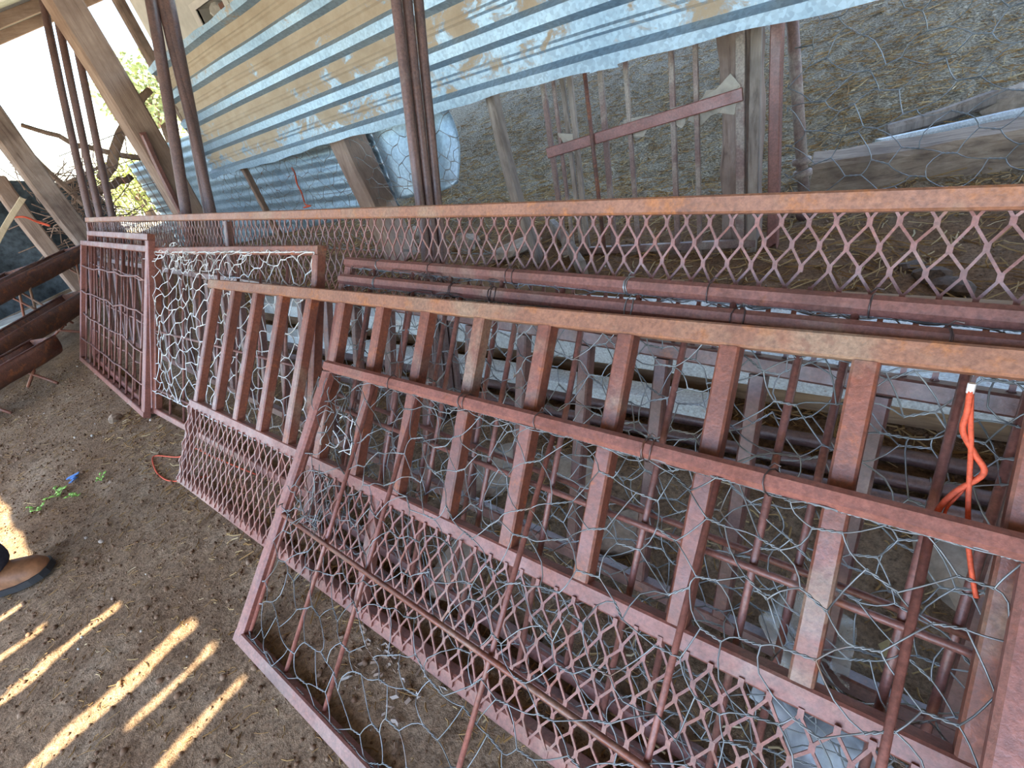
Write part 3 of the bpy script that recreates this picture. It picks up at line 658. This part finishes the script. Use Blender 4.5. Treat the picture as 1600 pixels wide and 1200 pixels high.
# ------------------------------------------------------------------ PANEL: wire panel left of centre
m, LD, HD = frame((-2.565, .312, 0), (-1.29, .318, 0), (-2.565, .694, .592)); D = empty('wire_gate', m); tag(D, 'short wire panel left of centre with white crumpled hexagonal wire', 'panel', 'leaning steel panels')
t = .026
rail('top_rail', D, 'oxide_a', (0, HD - t / 2, 0), (LD, HD - t / 2, 0), t); rail('bottom_rail', D, 'oxide_b', (0, t / 2, 0), (LD, t / 2, 0), t)
for x in (t / 2, LD - t / 2): rail('stile', D, 'oxide_a', (x, t, 0), (x, HD - t, 0), t, t * 1.1)
rods(D, 'oxide_c', [((x, t, 0), (x + R.gauss(0, .005), HD - t, 0)) for x in (.16, .31, .47, .62, .78, .94, 1.1)], .005)
rods(D, 'oxide_c', [((t, v, .008), (LD - t, v + .01, .008)) for v in (.11, .36)], .0048, 'cross_rod')
chicken(D, 'bright_wire', .012, LD - .012, .10, HD - .02, .014, pitch=.058, h=.066, t=.026, r=.0014, jit=.008, wave=.012, seed=9)
tangle(D, 'bright_wire', (.62, HD - .05, .02), (.55, .035, .015), 22, .0014, 5); tangle(D, 'bright_wire', (.2, HD + .005, .0), (.14, .012, .012), 9, .0013, 6)

# ------------------------------------------------------------------ PANELS: two grid panels at the far left
def fpanel(p0, p1, t0, label, seed, uz, vz):
    m, L, H = frame(p0, p1, t0); e = empty('grid_panel', m); tag(e, label, 'panel', 'leaning steel panels'); t = .028
    rail('top_rail', e, 'oxide_a', (0, H - t / 2, 0), (L, H - t / 2, 0), t); rail('bottom_rail', e, 'oxide_b', (0, t / 2, 0), (L, t / 2, 0), t)
    for x in (t / 2, L - t / 2): rail('stile', e, 'oxide_b', (x, t, 0), (x, H - t, 0), t * 1.6 if x > .1 else t, t)
    rr = random.Random(seed)
    rods(e, 'oxide_c', [((L * k / (uz + 1), t, 0), (L * k / (uz + 1) + rr.gauss(0, .02), H - t, 0)) for k in range(1, uz + 1)], .0048, 'wire_upright', 6)
    for k in range(1, vz + 1):
        v = H * k / (vz + 1); MB().tube([(t + (L - 2 * t) * q / 10, v + rr.gauss(0, .006), .007 + rr.gauss(0, .003)) for q in range(11)], .0042, 6).build('cross_wire', 'oxide_c', e, True)
fpanel((-4.08, .365, 0), (-2.58, .272, 0), (-4.08, .775, .606), 'nearer of the two square-grid panels at the far left', 3, 11, 4)
fpanel((-3.98, .415, 0), (-2.575, .305, 0), (-3.98, .815, .648), 'rear square-grid panel peeping over the nearer one', 4, 7, 3)

# ------------------------------------------------------------------ PANEL: barred panel with diamond mesh below
mA, LA, HA = frame((-1.88, .155, 0), (1.15, .155, 0), (-1.88, .602, .519)); A = empty('barred_panel', mA); tag(A, 'large barred panel in front with diamond mesh below its bars', 'panel', 'leaning steel panels')
t = .029; vm = .272
rail('top_rail', A, 'oxide_top', (0, HA - t / 2, 0), (LA, HA - t / 2, 0), t, t * 1.02)
rail('mid_rail', A, 'oxide_b', (0, vm - .004, 0), (LA, vm - .004, 0), t, t); rail('bottom_rail', A, 'oxide_b', (0, t / 2, 0), (LA, t / 2, 0), t)
bars(A, 'oxide_a', [.04 + .1485 * k for k in range(21)], vm + t / 2 - .004, HA - t, .027)
bars(A, 'oxide_c', [.014, 1.026, 2.05], t, vm - t / 2, .027, name='mesh_upright')
expanded(A, 'oxide_b', .004, LA - .01, .014, vm - .002, .0165, seed=4, wd=.0044)

# ------------------------------------------------------------------ PANEL: front wire panel
mB, LB, HB = frame((-1.079, -.029, 0), (.115, -.035, 0), (-1.05, .470, .412)); B = empty('wire_gate', mB); tag(B, 'frontmost low wire panel lying against the barred panel', 'panel', 'leaning steel panels')
t = .028
rail('top_rail', B, 'oxide_b', (0, HB - t / 2, 0), (LB, HB - t / 2, 0), t * .9, t * .95, .006); rail('bottom_rail', B, 'oxide_c', (0, t / 2, 0), (LB, t / 2, 0), t, t * .8)
rail('stile', B, 'oxide_b', (t / 2, t * .7, 0), (t / 2, HB - t, 0), t, t * .9, .005); rail('stile', B, 'oxide_b', (LB - t / 2, t, 0), (LB - t / 2, HB - t, 0), t, t * .9, .005)
bx = [-1.045, -.885, -.745, -.435, -.185, .022]
rods(B, 'oxide_b', [((x + 1.079, t * .7, -.004), (x + 1.079 - (.012 if x < -.7 else 0), HB - t * .8, -.004)) for x in bx], .0044)
rods(B, 'oxide_a', [((.02, .290, .006), (LB - .02, .270, .006))], .005, 'cross_rod')
chicken(B, 'galv_wire', .03, LB - .026, .028, HB - .026, .005, pitch=.056, h=.064, t=.026, r=.00095, jit=.008, wave=.012, seed=12)
for k, x in enumerate((.25, .45, .62, .80, .95)): tie(B, x, HB - t / 2, 0, t / 2, 'tie_wire', 100 + k)
tangle(B, 'galv_wire', (.10, .35, .006), (.07, .06, .02), 12, .0011, 8); tangle(B, 'galv_wire', (.06, .555, .008), (.05, .05, .012), 9, .0011, 9)
tangle(A, 'bright_wire', (.86, .36, .02), (.05, .04, .012), 6, .0012, 11)

# ------------------------------------------------------------------ feeding troughs at the left
def trough(p, q, r, label, legs, seed):
    p = Vector(p); q = Vector(q); d = (q - p).normalized(); x = d.cross(Vector((0, 0, 1))).normalized(); zz = x.cross(d)
    e = empty('feeding_trough', p); tag(e, label, 'trough', 'rusty feeding troughs'); mb = MB(); n = 14; L = (q - p).length
    sec = [(r * math.cos(math.pi + math.pi * k / n), r * 1.05 * math.sin(math.pi + math.pi * k / n)) for k in range(n + 1)]
    for i in range(9):
        for a, b in sec: mb.v.append(d * (L * i / 8) + x * a + zz * (b * (1 + .02 * math.sin(i * 2 + seed))))
    for i in range(8):
        for k in range(n): mb.f.append((i * (n + 1) + k, i * (n + 1) + k + 1, (i + 1) * (n + 1) + k + 1, (i + 1) * (n + 1) + k))
    o = mb.build('shell', 'rust_trough', e, True); s = o.modifiers.new('thickness', 'SOLIDIFY'); s.thickness = .006
    for u in (0.02, L - .02):
        mb = MB()
        for dd in (0, .008):
            for a, b in sec: mb.v.append(d * (u + dd) + x * a * .98 + zz * b * .98)
        m = n + 1; mb.f += [tuple(range(m)), tuple(reversed(range(m, 2 * m)))]
        for k in range(m): j = (k + 1) % m; mb.f.append((k, m + k, m + j, j))
        mb.build('end_plate', 'rust_trough', e)
    for s in (-1, 1): MB().tube([x * r * s, d * L + x * r * s], .007, 6).build('rim', 'oxide_c', e, True)
    for u in legs:
        gz_ = -p.z + .004
        for s in (-1, 1):
            c = d * u; MB().tube([c + x * s * r * .9 - zz * r * .3, c + x * s * r * .35 - zz * r * 1.08, Vector((c.x - x.x * s * r * 1.3, c.y - x.y * s * r * 1.3, gz_))], .009, 6).build('rod_leg', 'oxide_a', e, True)
    return e
trough((-3.75, -.45, .22), (-4.05, .29, .22), .11, 'orange-rusted feeding trough nearest the camera at left edge', [.35, .62], 1)
trough((-4.35, -.35, .23), (-5.15, .74, .23), .135, 'longest dark feeding trough reaching behind the grid panels', [.5, 1.0], 2)
trough((-4.75, -.25, .48), (-5.65, .60, .48), .125, 'upper feeding trough at left edge set in front of another', [.6, 1.0], 3)
trough((-5.1, .02, .46), (-5.85, 1.05, .46), .12, 'farthest feeding trough ending near the timber posts', [.6, 1.1], 4)
def slab(pts, z, th, mat, label, cat='board'):
    mb = MB(); n = len(pts)
    for k in (0, 1):
        for a, b in pts: mb.v.append(Vector((a, b, z + th * k + .01 * math.sin(a * 3))))
    mb.f += [tuple(reversed(range(n))), tuple(range(n, 2 * n))]
    for i in range(n): j = (i + 1) % n; mb.f.append((i, j, n + j, n + i))
    tag(mb.build('ground_board', mat), label, cat, 'weathered boards under the troughs')
slab([(-6.9, -.3), (-6.5, -.4), (-6.1, .75), (-6.5, .95)], .04, .03, 'ground_board', 'whitish weathered board under the farthest trough')
slab([(-5.9, -.2), (-5.6, -.25), (-5.75, .45), (-6.0, .55)], .03, .03, 'ground_board', 'smaller whitish board between the dark troughs')

# ------------------------------------------------------------------ stones, litter, plants
stones = [((-2.784, .20), (.03, .025, .024), 'stone', 'fist-sized brown stone on the dirt before the grid panels'),
 ((-2.75, 2.15), (.12, .07, .06), 'pale_stone', 'pale flat rock under the bent sheet at the post foot'),
 ((-2.2, 2.05), (.09, .08, .06), 'stone', 'brown rock beside the three close pipes, seen through mesh'),
 ((-1.75, 1.95), (.13, .08, .05), 'pale_stone', 'broad rounded rock behind the mesh left of the grey plank'),
 ((-.83, .60), (.10, .07, .03), 'pale_stone', 'pale flat rock on the ground behind the seventh bar'),
 ((-.60, .68), (.09, .06, .03), 'pale_stone', 'pale flat rock beside the ground pipes mid picture'),
 ((-.73, .34), (.07, .05, .022), 'pale_stone', 'low pale stone under the diamond mesh of the barred panel'),
 ((-.45, .56), (.08, .05, .025), 'stone', 'dusty stone behind the tenth bar'),
 ((.09, .74), (.11, .05, .02), 'pale_stone', 'whitish flat stone at right edge under the orange twine'),
 ((.10, 3.22), (.15, .09, .075), 'pale_stone', 'rounded rock beyond the timber beam at upper right'),
 ((-.05, 1.78), (.05, .04, .025), 'dung', 'dark dung lump right of the mesh centre'),
 ((.0, 1.72), (.06, .04, .02), 'dung', 'flat dark dung pat near right edge behind mesh'),
 ((-.10, 1.86), (.04, .03, .02), 'dung', 'small dark dung lump behind the right mesh'),
 ((.07, 1.45), (.10, .05, .025), 'pale_stone', 'tan flat rock at right behind the mesh bottom')]
for k, ((x, y), sz, mt, lb) in enumerate(stones):
    tag(blob('stone' if mt != 'dung' else 'dung_lump', onz(x, y, sz[2] * .45), sz, mt, 50 + k), lb, 'stone' if mt != 'dung' else 'dung', 'stones and lumps on the ground')
timber('white_pole', onz(-.36, 2.98, .05), onz(1.2, 3.45, .06), .045, .045, 'white_steel', 'whitish pole lying just beyond the timber beam', 'pole', seed=60, rot=(0, 0, 1), ch=.012)
timber('grey_pole', onz(-.34, 3.12, .04), onz(.02, 3.24, .05), .06, .06, 'grey_wood', 'short grey pole behind the whitish pole at upper right', 'pole', seed=61, rot=(0, 0, 1), ch=.015)
# weeds
def weed(x, y, s, n, label, seed):
    rr = random.Random(seed); e = empty('weed', onz(x, y)); tag(e, label, 'weed', 'green seedlings in the dirt')
    mb = MB()
    st = MB()
    for k in range(n):
        a = rr.uniform(0, 6.28); h = s * rr.uniform(.4, 1.0); c = Vector((math.cos(a) * s * rr.uniform(.3, 1), math.sin(a) * s * rr.uniform(.3, 1), h)); st.tube([(0, 0, 0), c], .0012, 4)
        d = Vector((math.cos(a), math.sin(a), .2)); wv = Vector((-math.sin(a), math.cos(a), 0)); l = s * rr.uniform(.7, 1.1); b = len(mb.v)
        mb.v += [c, c + d * l * .5 + wv * l * .42, c + d * l, c + d * l * .5 - wv * l * .42, c + d * l * .5 + Vector((0, 0, .004))]
        mb.f += [(b, b + 1, b + 4), (b + 1, b + 2, b + 4), (b + 2, b + 3, b + 4), (b + 3, b, b + 4)]
    mb.build('leaves', 'leaf', e); st.build('stems', 'leaf', e)
weed(-2.396, -.122, .028, 8, 'brightest green seedling left of the blue scrap', 1); weed(-2.294, -.08, .022, 6, 'darker green seedling just right of the brightest one', 2)
weed(-2.376, -.19, .018, 6, 'small green seedling nearest the boot', 3); weed(-2.30, .0, .018, 5, 'little seedling right of the blue scrap', 4); weed(-2.42, -.20, .012, 4, 'tiny sprout at the edge of the sunlit patch', 5)
c = onz(-2.457, -.053, .006)
mb = MB(); 
for k in range(3): mb.bar(Vector(c) + Vector((-.03 + .02 * k, -.02 + .012 * k, 0)), Vector(c) + Vector((.0 + .02 * k, .02 - .02 * k, .006)), .012, .003, Z3)
tag(mb.build('plastic_scrap', 'blue_plastic'), 'scrap of bright blue plastic on the dirt', 'plastic scrap')
# orange string loop and twine
def cord(name, pts, r, label, mat='orange_twine', cat='twine', parent=None):
    pts = [Vector(p) for p in pts]; P = []
    for i in range(len(pts) - 1):
        p0, p1, p2, p3 = pts[max(0, i - 1)], pts[i], pts[i + 1], pts[min(len(pts) - 1, i + 2)]
        for k in range(6):
            s = k / 6; P.append(0.5 * ((2 * p1) + (p2 - p0) * s + (2 * p0 - 5 * p1 + 4 * p2 - p3) * s * s + (3 * p1 - p0 - 3 * p2 + p3) * s ** 3))
    P.append(pts[-1]); mb = MB().tube(P, r, 6); o = mb.build(name, mat, parent, True)
    if parent is None: tag(o, label, cat)
    return o
cord('orange_string', [onz(-1.80, .22, .006), onz(-1.93, .145, .004), onz(-2.02, .13, .004), onz(-2.12, .14, .004), onz(-2.2, .17, .005), onz(-2.05, .215, .012), (-1.9, .25, .06), (-1.80, .26, .05), onz(-1.6, .3, .01)], .0026, 'thin orange string looped on the dirt beside the mesh corner')
e = empty('baling_twine', (0.035, .55, .49)); tag(e, 'bright orange baling twine knotted in the wire at right', 'twine')
def rel(l): return [(a - .035, b - .55, c - .49) for a, b, c in l]
cord('strand', rel([(.033, .560, .492), (.034, .548, .475), (.034, .538, .458), (.046, .525, .442), (.056, .515, .427), (.038, .498, .41), (.028, .482, .395), (.027, .47, .378)]), .0029, None, parent=e)
cord('strand', rel([(.034, .562, .49), (.038, .545, .468), (.042, .53, .45), (.046, .51, .425), (.05, .49, .40), (.056, .468, .372), (.064, .448, .348), (.07, .437, .333)]), .0024, None, parent=e)
cord('strand', rel([(.05, .515, .42), (.042, .50, .407), (.034, .488, .392), (.036, .478, .38)]), .0016, None, parent=e)
MB().tube(rel([(.033, .563, .5), (.033, .56, .490)]), .0034, 8).build('frayed_knot', 'feather', e)
cord('red_twine', [(-3.41, 1.90, .60), (-3.40, 1.895, .56), (-3.44, 1.9, .50), (-3.44, 1.9, .44), (-3.46, 1.9, .36), (-3.40, 1.9, .35), (-3.50, 1.9, .34)], .006, 'red twine hanging in the wire before the lower sheet')
cord('red_twine', [(-5.05, .70, .82), (-5.0, .75, .80), (-5.02, .80, .74), (-5.0, .84, .70), (-5.03, .79, .76)], .007, 'red knot of twine holding the pale lath at left edge')
# plastic film and dry leaf on the ground at lower right
def film(c, sx, sy, h, mat, label, seed, rot):
    rr = random.Random(seed); mb = MB(); n = 10; k1, k2 = rr.uniform(0, 6), rr.uniform(0, 6); M = Matrix.Rotation(rot, 3, 'Z')
    for lay in (0, 1):
        for i in range(n + 1):
            for j in range(n + 1):
                u, v = i / n * 2 - 1, j / n * 2 - 1
                p = M @ Vector((u * sx * (1 + .2 * math.sin(v * 3 + k1)), v * sy * (1 + .2 * math.sin(u * 4 + k2)), 0))
                mb.v.append(Vector((c[0] + p.x, c[1] + p.y, c[2] + h * (.5 + .5 * math.sin(u * 3.3 + k1) * math.cos(v * 2.7 + k2)) + .002 * lay)))
    m = n + 1
    for i in range(n):
        for j in range(n): a = i * m + j; q = (a, a + m, a + m + 1, a + 1); mb.f.append(tuple(reversed(q))); mb.f.append(tuple(m * m + t_ for t_ in q))
    tag(mb.build('plastic_film', mat, None, True), label, 'plastic', 'torn plastic film on the ground')
film((-.085, .50, .012), .055, .06, .05, 'plastic_film', 'grey translucent plastic film behind the last full bar', 3, .4)
film((-.04, .36, .02), .05, .06, .06, 'plastic_blue', 'shiny bluish plastic film under the mesh at lower right', 5, .9)
o = MB(); o.v = [Vector(p) for p in ((0, 0, 0), (.012, .02, .012), (.004, .045, .018), (-.016, .025, .006), (0, .022, .012))]; o.f = [(0, 1, 4), (1, 2, 4), (2, 3, 4), (3, 0, 4)]
o = o.build('dry_leaf', 'dry_leaf'); o.location = onz(.02, .52, .006); tag(o, 'curled dry tan leaf on the ground at lower right', 'leaf')
# feathers, down and chaff
def pieces(name, mat, n, fpos, flen, frad, label, cat, seed, tint, sides=3, lift=.004, tilt=.12):
    r = np.random.RandomState(seed); mb = MB(); at = []
    xs, ys = fpos(r, n); hs = gh(xs, ys); an = r.uniform(0, math.pi * 2, n); ti = r.normal(0, tilt, n); ln = flen(r, n); tn = tint(r, n); rd = frad(r, n)
    for i in range(n):
        d = Vector((math.cos(an[i]) * math.cos(ti[i]), math.sin(an[i]) * math.cos(ti[i]), math.sin(ti[i]))) * (ln[i] / 2); sd = Vector((-math.sin(an[i]), math.cos(an[i]), 0)) * rd[i]
        c = Vector((xs[i], ys[i], hs[i] + lift + abs(d.z) * .7)); u = Vector((0, 0, rd[i] * 1.2)); b = len(mb.v)
        bend = sd * r.normal(0, 2.5)
        mb.v += [c - d - sd, c - d + sd, c - d + u, c - sd + bend, c + sd + bend, c + u + bend, c + d - sd, c + d + sd, c + d + u]
        for o_ in (0, 3):
            q = b + o_; mb.f += [(q, q + 1, q + 4, q + 3), (q + 1, q + 2, q + 5, q + 4), (q + 2, q, q + 3, q + 5)]
        mb.f += [(b, b + 2, b + 1), (b + 6, b + 7, b + 8)]; at += [float(tn[i])] * 8
    return tag(mb.build(name, mat, None, False, ('tint', at)), label, cat, kind='stuff')
def back_pos(r, n):
    y = 1.0 + 6.0 * r.beta(1.0, 2.0, n); x = r.uniform(-5, 2.0, n); k = (y > 3.1) & (x < -4.2); x[k] += 4; return x, y
pieces('straw_litter', 'straw', 14000, back_pos, lambda r, n: r.gamma(3, .022, n) + .015, lambda r, n: r.uniform(.0012, .0028, n), 'orange-brown straw strewn over the ground behind the panels', 'straw', 4, lambda r, n: r.beta(2, 2.4, n))
def bank_pos(r, n):
    y = 2.25 + 3.0 * r.beta(1.1, 1.5, n); x = r.uniform(-3.6, 1.6, n); return x, y
pieces('bank_chaff', 'straw', 11000, bank_pos, lambda r, n: r.gamma(2.5, .008, n) + .010, lambda r, n: r.uniform(.0014, .003, n), 'pale chopped straw covering the bank beyond the wire fence', 'straw', 14, lambda r, n: .35 + .65 * r.beta(2, 2, n), tilt=.25)
def mid_pos(r, n): return r.uniform(-2.8, 1.2, n), r.uniform(.1, 1.2, n)
pieces('straw_chaff', 'straw', 4500, mid_pos, lambda r, n: r.gamma(2.2, .009, n) + .006, lambda r, n: r.uniform(.0008, .002, n), 'short straw chaff on the ground beneath the leaning panels', 'straw', 5, lambda r, n: r.beta(2, 2, n), tilt=.2)
def fore_pos(r, n):
    x = r.uniform(-4.4, .5, n); return x, r.uniform(-.6, .35, n)
pieces('fine_chaff', 'straw', 4500, fore_pos, lambda r, n: r.gamma(2, .005, n) + .004, lambda r, n: r.uniform(.0006, .0014, n), 'fine chaff scattered over the open dirt at lower left', 'chaff', 6, lambda r, n: r.beta(1.6, 2.6, n), lift=.002, tilt=.2)
# clods
r = np.random.RandomState(9); n = 9200; xs = np.concatenate([r.uniform(-4.2, .6, 7200), r.uniform(-2, 1.2, 2000)]); ys = np.concatenate([r.uniform(-.7, .5, 7200), r.uniform(.3, 2.4, 2000)]); hs = gh(xs, ys)
sz = np.minimum(.0075, .0016 + r.gamma(1.2, .0013, n)); tn = r.beta(2, 2, n); tn[r.rand(n) < .015] = 1.0
ph_ = (1 + 5 ** .5) / 2
base = [Vector(p).normalized() for p in ((-1, ph_, 0), (1, ph_, 0), (-1, -ph_, 0), (1, -ph_, 0), (0, -1, ph_), (0, 1, ph_), (0, -1, -ph_), (0, 1, -ph_), (ph_, 0, -1), (ph_, 0, 1), (-ph_, 0, -1), (-ph_, 0, 1))]
fc = [(0, 11, 5), (0, 5, 1), (0, 1, 7), (0, 7, 10), (0, 10, 11), (1, 5, 9), (5, 11, 4), (11, 10, 2), (10, 7, 6), (7, 1, 8), (3, 9, 4), (3, 4, 2), (3, 2, 6), (3, 6, 8), (3, 8, 9), (4, 9, 5), (2, 4, 11), (6, 2, 10), (8, 6, 7), (9, 8, 1)]
mb = MB(); at = []; jit = r.uniform(.75, 1.25, (n, 12))
for i in range(n):
    b = len(mb.v); c = Vector((xs[i], ys[i], hs[i] + sz[i] * .35))
    for k, p in enumerate(base): mb.v.append(c + p * float(sz[i] * jit[i, k]))
    mb.f += [tuple(b + q for q in f) for f in fc]; at += [float(tn[i])] * 20
tag(mb.build('dirt_clods', 'clods', None, True, ('tint', at)), 'crumbs and small clods of dry earth scattered over the dirt', 'soil', kind='stuff')
def fpos_(r, n): return -.72 + r.normal(0, .06, n), .12 + r.normal(0, .05, n)
pieces('down_feathers', 'clods', 60, fpos_, lambda r, n: r.uniform(.006, .02, n), lambda r, n: r.uniform(.002, .005, n), 'white and grey down feathers on the dirt inside the front panel', 'feathers', 8, lambda r, n: r.uniform(.9, 1.0, n), lift=.004)

# ------------------------------------------------------------------ person at the left edge: boot, jeans, shirt
def skin(name, chain, edges_, radii, mat, parent, sub=2):
    me = bpy.data.meshes.new(name); me.from_pydata(chain, edges_, []); o = bpy.data.objects.new(name, me); col.objects.link(o); o.parent = parent
    me.materials.append(MATS[mat]); s = o.modifiers.new('skin', 'SKIN'); s.use_smooth_shade = True
    for k, rr_ in enumerate(radii): me.skin_vertices[0].data[k].radius = rr_ if isinstance(rr_, tuple) else (rr_, rr_)
    me.skin_vertices[0].data[0].use_root = True
    ss = o.modifiers.new('smooth', 'SUBSURF'); ss.levels = sub; ss.render_levels = sub
    return o
P = empty('person', (-2.02, -.55, 0)); tag(P, 'person in dark jeans and brown boots standing at the left edge', 'person')
def L_(p): return tuple(Vector(p) - Vector((-2.02, -.55, 0)))
def boot(toe, yaw, nm):
    e = Vector((math.cos(yaw), math.sin(yaw), 0)); sx = Vector((-e.y, e.x, 0)); heel = Vector(toe) - e * .29
    secs = [(0, .030, .060), (.03, .036, .085), (.07, .037, .105), (.10, .036, .115), (.14, .037, .10), (.18, .043, .078), (.22, .047, .066), (.255, .043, .058), (.28, .030, .045), (.292, .012, .03)]
    mb = MB(); n = 12
    for u, hw, h in secs:
        for k in range(n):
            a = math.pi * k / (n - 1); mb.v.append(Vector(L_(heel + e * u + sx * (math.cos(a) * hw))) + Vector((0, 0, .018 + max(0, math.sin(a)) ** .7 * (h - .018))))
    for i in range(len(secs) - 1):
        for k in range(n - 1): mb.f.append((i * n + k, i * n + k + 1, (i + 1) * n + k + 1, (i + 1) * n + k))
    mb.f += [tuple(range(n - 1, -1, -1)), tuple((len(secs) - 1) * n + k for k in range(n))]
    o = mb.build(nm, 'boot_leather', P, True)
    s = MB()
    for lay in (.002, .022):
        for u, hw, h in secs: s.v.append(Vector(L_(heel + e * (u * 1.015 - .002) + sx * (hw + .005))) + Vector((0, 0, lay)))
        for u, hw, h in reversed(secs): s.v.append(Vector(L_(heel + e * (u * 1.015 - .002) - sx * (hw + .005))) + Vector((0, 0, lay)))
    m = 2 * len(secs); s.f += [tuple(reversed(range(m))), tuple(range(m, 2 * m))]
    for k in range(m): j = (k + 1) % m; s.f.append((k, j, m + j, m + k))
    s.build('sole', 'boot_sole', o)
    for q in range(3):
        c = heel + e * (.13 + .022 * q); zt = .105 - .012 * q
        MB().tube([L_(c + sx * .028 + Vector((0, 0, zt))), L_(c + Vector((0, 0, zt + .008))), L_(c - sx * .028 + Vector((0, 0, zt)))], .003, 5).build('lace', 'boot_sole', o)
    return heel
yaw = math.atan2(.80, .60)
h1 = boot((-1.915, -.235, 0), yaw, 'boot'); h2 = boot((-1.83, -.60, 0), yaw - .1, 'boot')
a1 = h1 + Vector((math.cos(yaw), math.sin(yaw), 0)) * .145; a2 = h2 + Vector((math.cos(yaw), math.sin(yaw), 0)) * .085
hip = Vector((-2.03, -.62, .96)); hl = hip + Vector((-.07, .05, -.03)); hr = hip + Vector((.07, -.06, -.03))
pts = [hip, hl, (hl + a1) / 2 + Vector((.03, .04, .05)), a1 + Vector((0, 0, .22)), a1 + Vector((.0, .0, .04)), hr, (hr + a2) / 2 + Vector((.03, .04, .05)), a2 + Vector((0, 0, .22)), a2 + Vector((0, 0, .075)), hip + Vector((0, 0, .1))]
skin('jeans', [L_(p) for p in pts], [(0, 1), (1, 2), (2, 3), (3, 4), (0, 5), (5, 6), (6, 7), (7, 8), (0, 9)], [(.13, .12), .10, .08, .074, .085, .10, .078, .066, .066, (.14, .11)], 'jeans', P)
ch = hip + Vector((.0, .02, .38)); nk = hip + Vector((.02, .04, .53)); sl = ch + Vector((-.17, .12, .09)); sr = ch + Vector((.17, -.12, .09))
pts = [hip + Vector((0, 0, .07)), ch, nk, sl, sl + Vector((-.03, .02, -.28)), sr, sr + Vector((.03, -.02, -.28))]
skin('shirt', [L_(p) for p in pts], [(0, 1), (1, 2), (1, 3), (3, 4), (1, 5), (5, 6)], [(.145, .12), (.16, .12), .065, .065, .052, .065, .052], 'shirt', P)
hd = nk + Vector((.03, .04, .16))
pts = [nk - Vector((0, 0, .03)), nk + Vector((.01, .015, .07)), hd + Vector((.0, .0, -.03)), hd + Vector((0, 0, .06))]
skin('head', [L_(p) for p in pts], [(0, 1), (1, 2), (2, 3)], [.055, .055, .085, .075], 'skin', P)
skin('hair', [L_(hd + Vector((-.02, -.03, .02))), L_(hd + Vector((-.01, -.015, .075)))], [(0, 1)], [.088, .078], 'hair', P)
for s0, sg in ((sl, -1), (sr, 1)):
    el = s0 + Vector((.03 * sg, -.02 * sg, -.28)); wr = el + Vector((.06, .09, -.22)); f = Vector((.03, .045, -.085))
    sx = Vector((.8, -.55, 0)) * sg * -1
    pts = [el + Vector((0, 0, .03)), (el + wr) / 2, wr, wr + f]; ed = [(0, 1), (1, 2), (2, 3)]; rad = [.045, .038, .027, (.036, .02)]
    for q, (o_, l_) in enumerate(((-.028, .065), (-.009, .075), (.011, .07), (.029, .055))):
        b = wr + f + sx * o_; k = len(pts); pts += [b + Vector((.004, .006, -.03)), b + Vector((.012, .018, -.03 - l_ * .5)), b + Vector((.006, .01, -.03 - l_))]; ed += [(3, k), (k, k + 1), (k + 1, k + 2)]; rad += [.0105, .0095, .0085]
    k = len(pts); b = wr + f * .35 + sx * -.034; pts += [b, b + sx * -.02 + f * .45]; ed += [(2, k), (k, k + 1)]; rad += [.013, .010]
    skin('forearm_and_hand', [L_(p) for p in pts], ed, rad, 'skin', P, 1)

# ------------------------------------------------------------------ trees and bushes outside the shed
def leafy(name, c, rad, n, mat, label, seed, trunk=True, ls=.09):
    rr = random.Random(seed); e = empty(name, (c[0], c[1], -.05)); tag(e, label, 'tree' if trunk else 'bush'); mb = MB(); zc = c[2] + .05
    for k in range(n):
        d = Vector((rr.gauss(0, 1), rr.gauss(0, 1), rr.gauss(0, 1))).normalized() * (rr.random() ** .4); p = Vector((d.x * rad[0], d.y * rad[1], zc + d.z * rad[2]))
        if p.z < .02: continue
        a = Vector((rr.gauss(0, 1), rr.gauss(0, 1), rr.gauss(0, 1))).normalized() * ls; b_ = a.cross(Vector((rr.gauss(0, 1), rr.gauss(0, 1), rr.gauss(0, 1)))).normalized() * ls * .5; q = len(mb.v)
        mb.v += [p - a, p + b_, p + a, p - b_]; mb.f.append((q, q + 1, q + 2, q + 3))
    mb.build('foliage', mat, e)['kind'] = 'stuff'
    tb = MB(); tb.tube([(0, 0, 0), (.05, .02, zc * .5), (0, 0, zc)], .09, 8, rs=[.1, .07, .04])
    for k in range(5): a = k * 1.3; tb.tube([(0, 0, zc * .6), (math.cos(a) * rad[0] * .6, math.sin(a) * rad[1] * .6, zc + rad[2] * .2)], .03, 6)
    tb.build('trunk', 'stick_wood', e, True)
leafy('leafy_tree', (-17, 6.5, 2.35), (1.1, 1.1, .9), 1500, 'foliage', 'pale green sunlit tree beyond the sheet end', 1, ls=.10)
leafy('leafy_tree', (-24, 11.0, 2.7), (2.0, 2.0, 1.4), 1500, 'foliage', 'farther hazy tree right behind the nearer tree', 2, ls=.15)
leafy('low_bush', (-12, 3.5, .55), (1.0, .9, .55), 1500, 'bush', 'yellow-green sunlit bush behind the thin poles', 3, False, .06)
leafy('low_bush', (-13, 5.3, .6), (1.2, 1.0, .7), 1500, 'bush', 'sunlit bush behind the tall timber post', 4, False, .06)
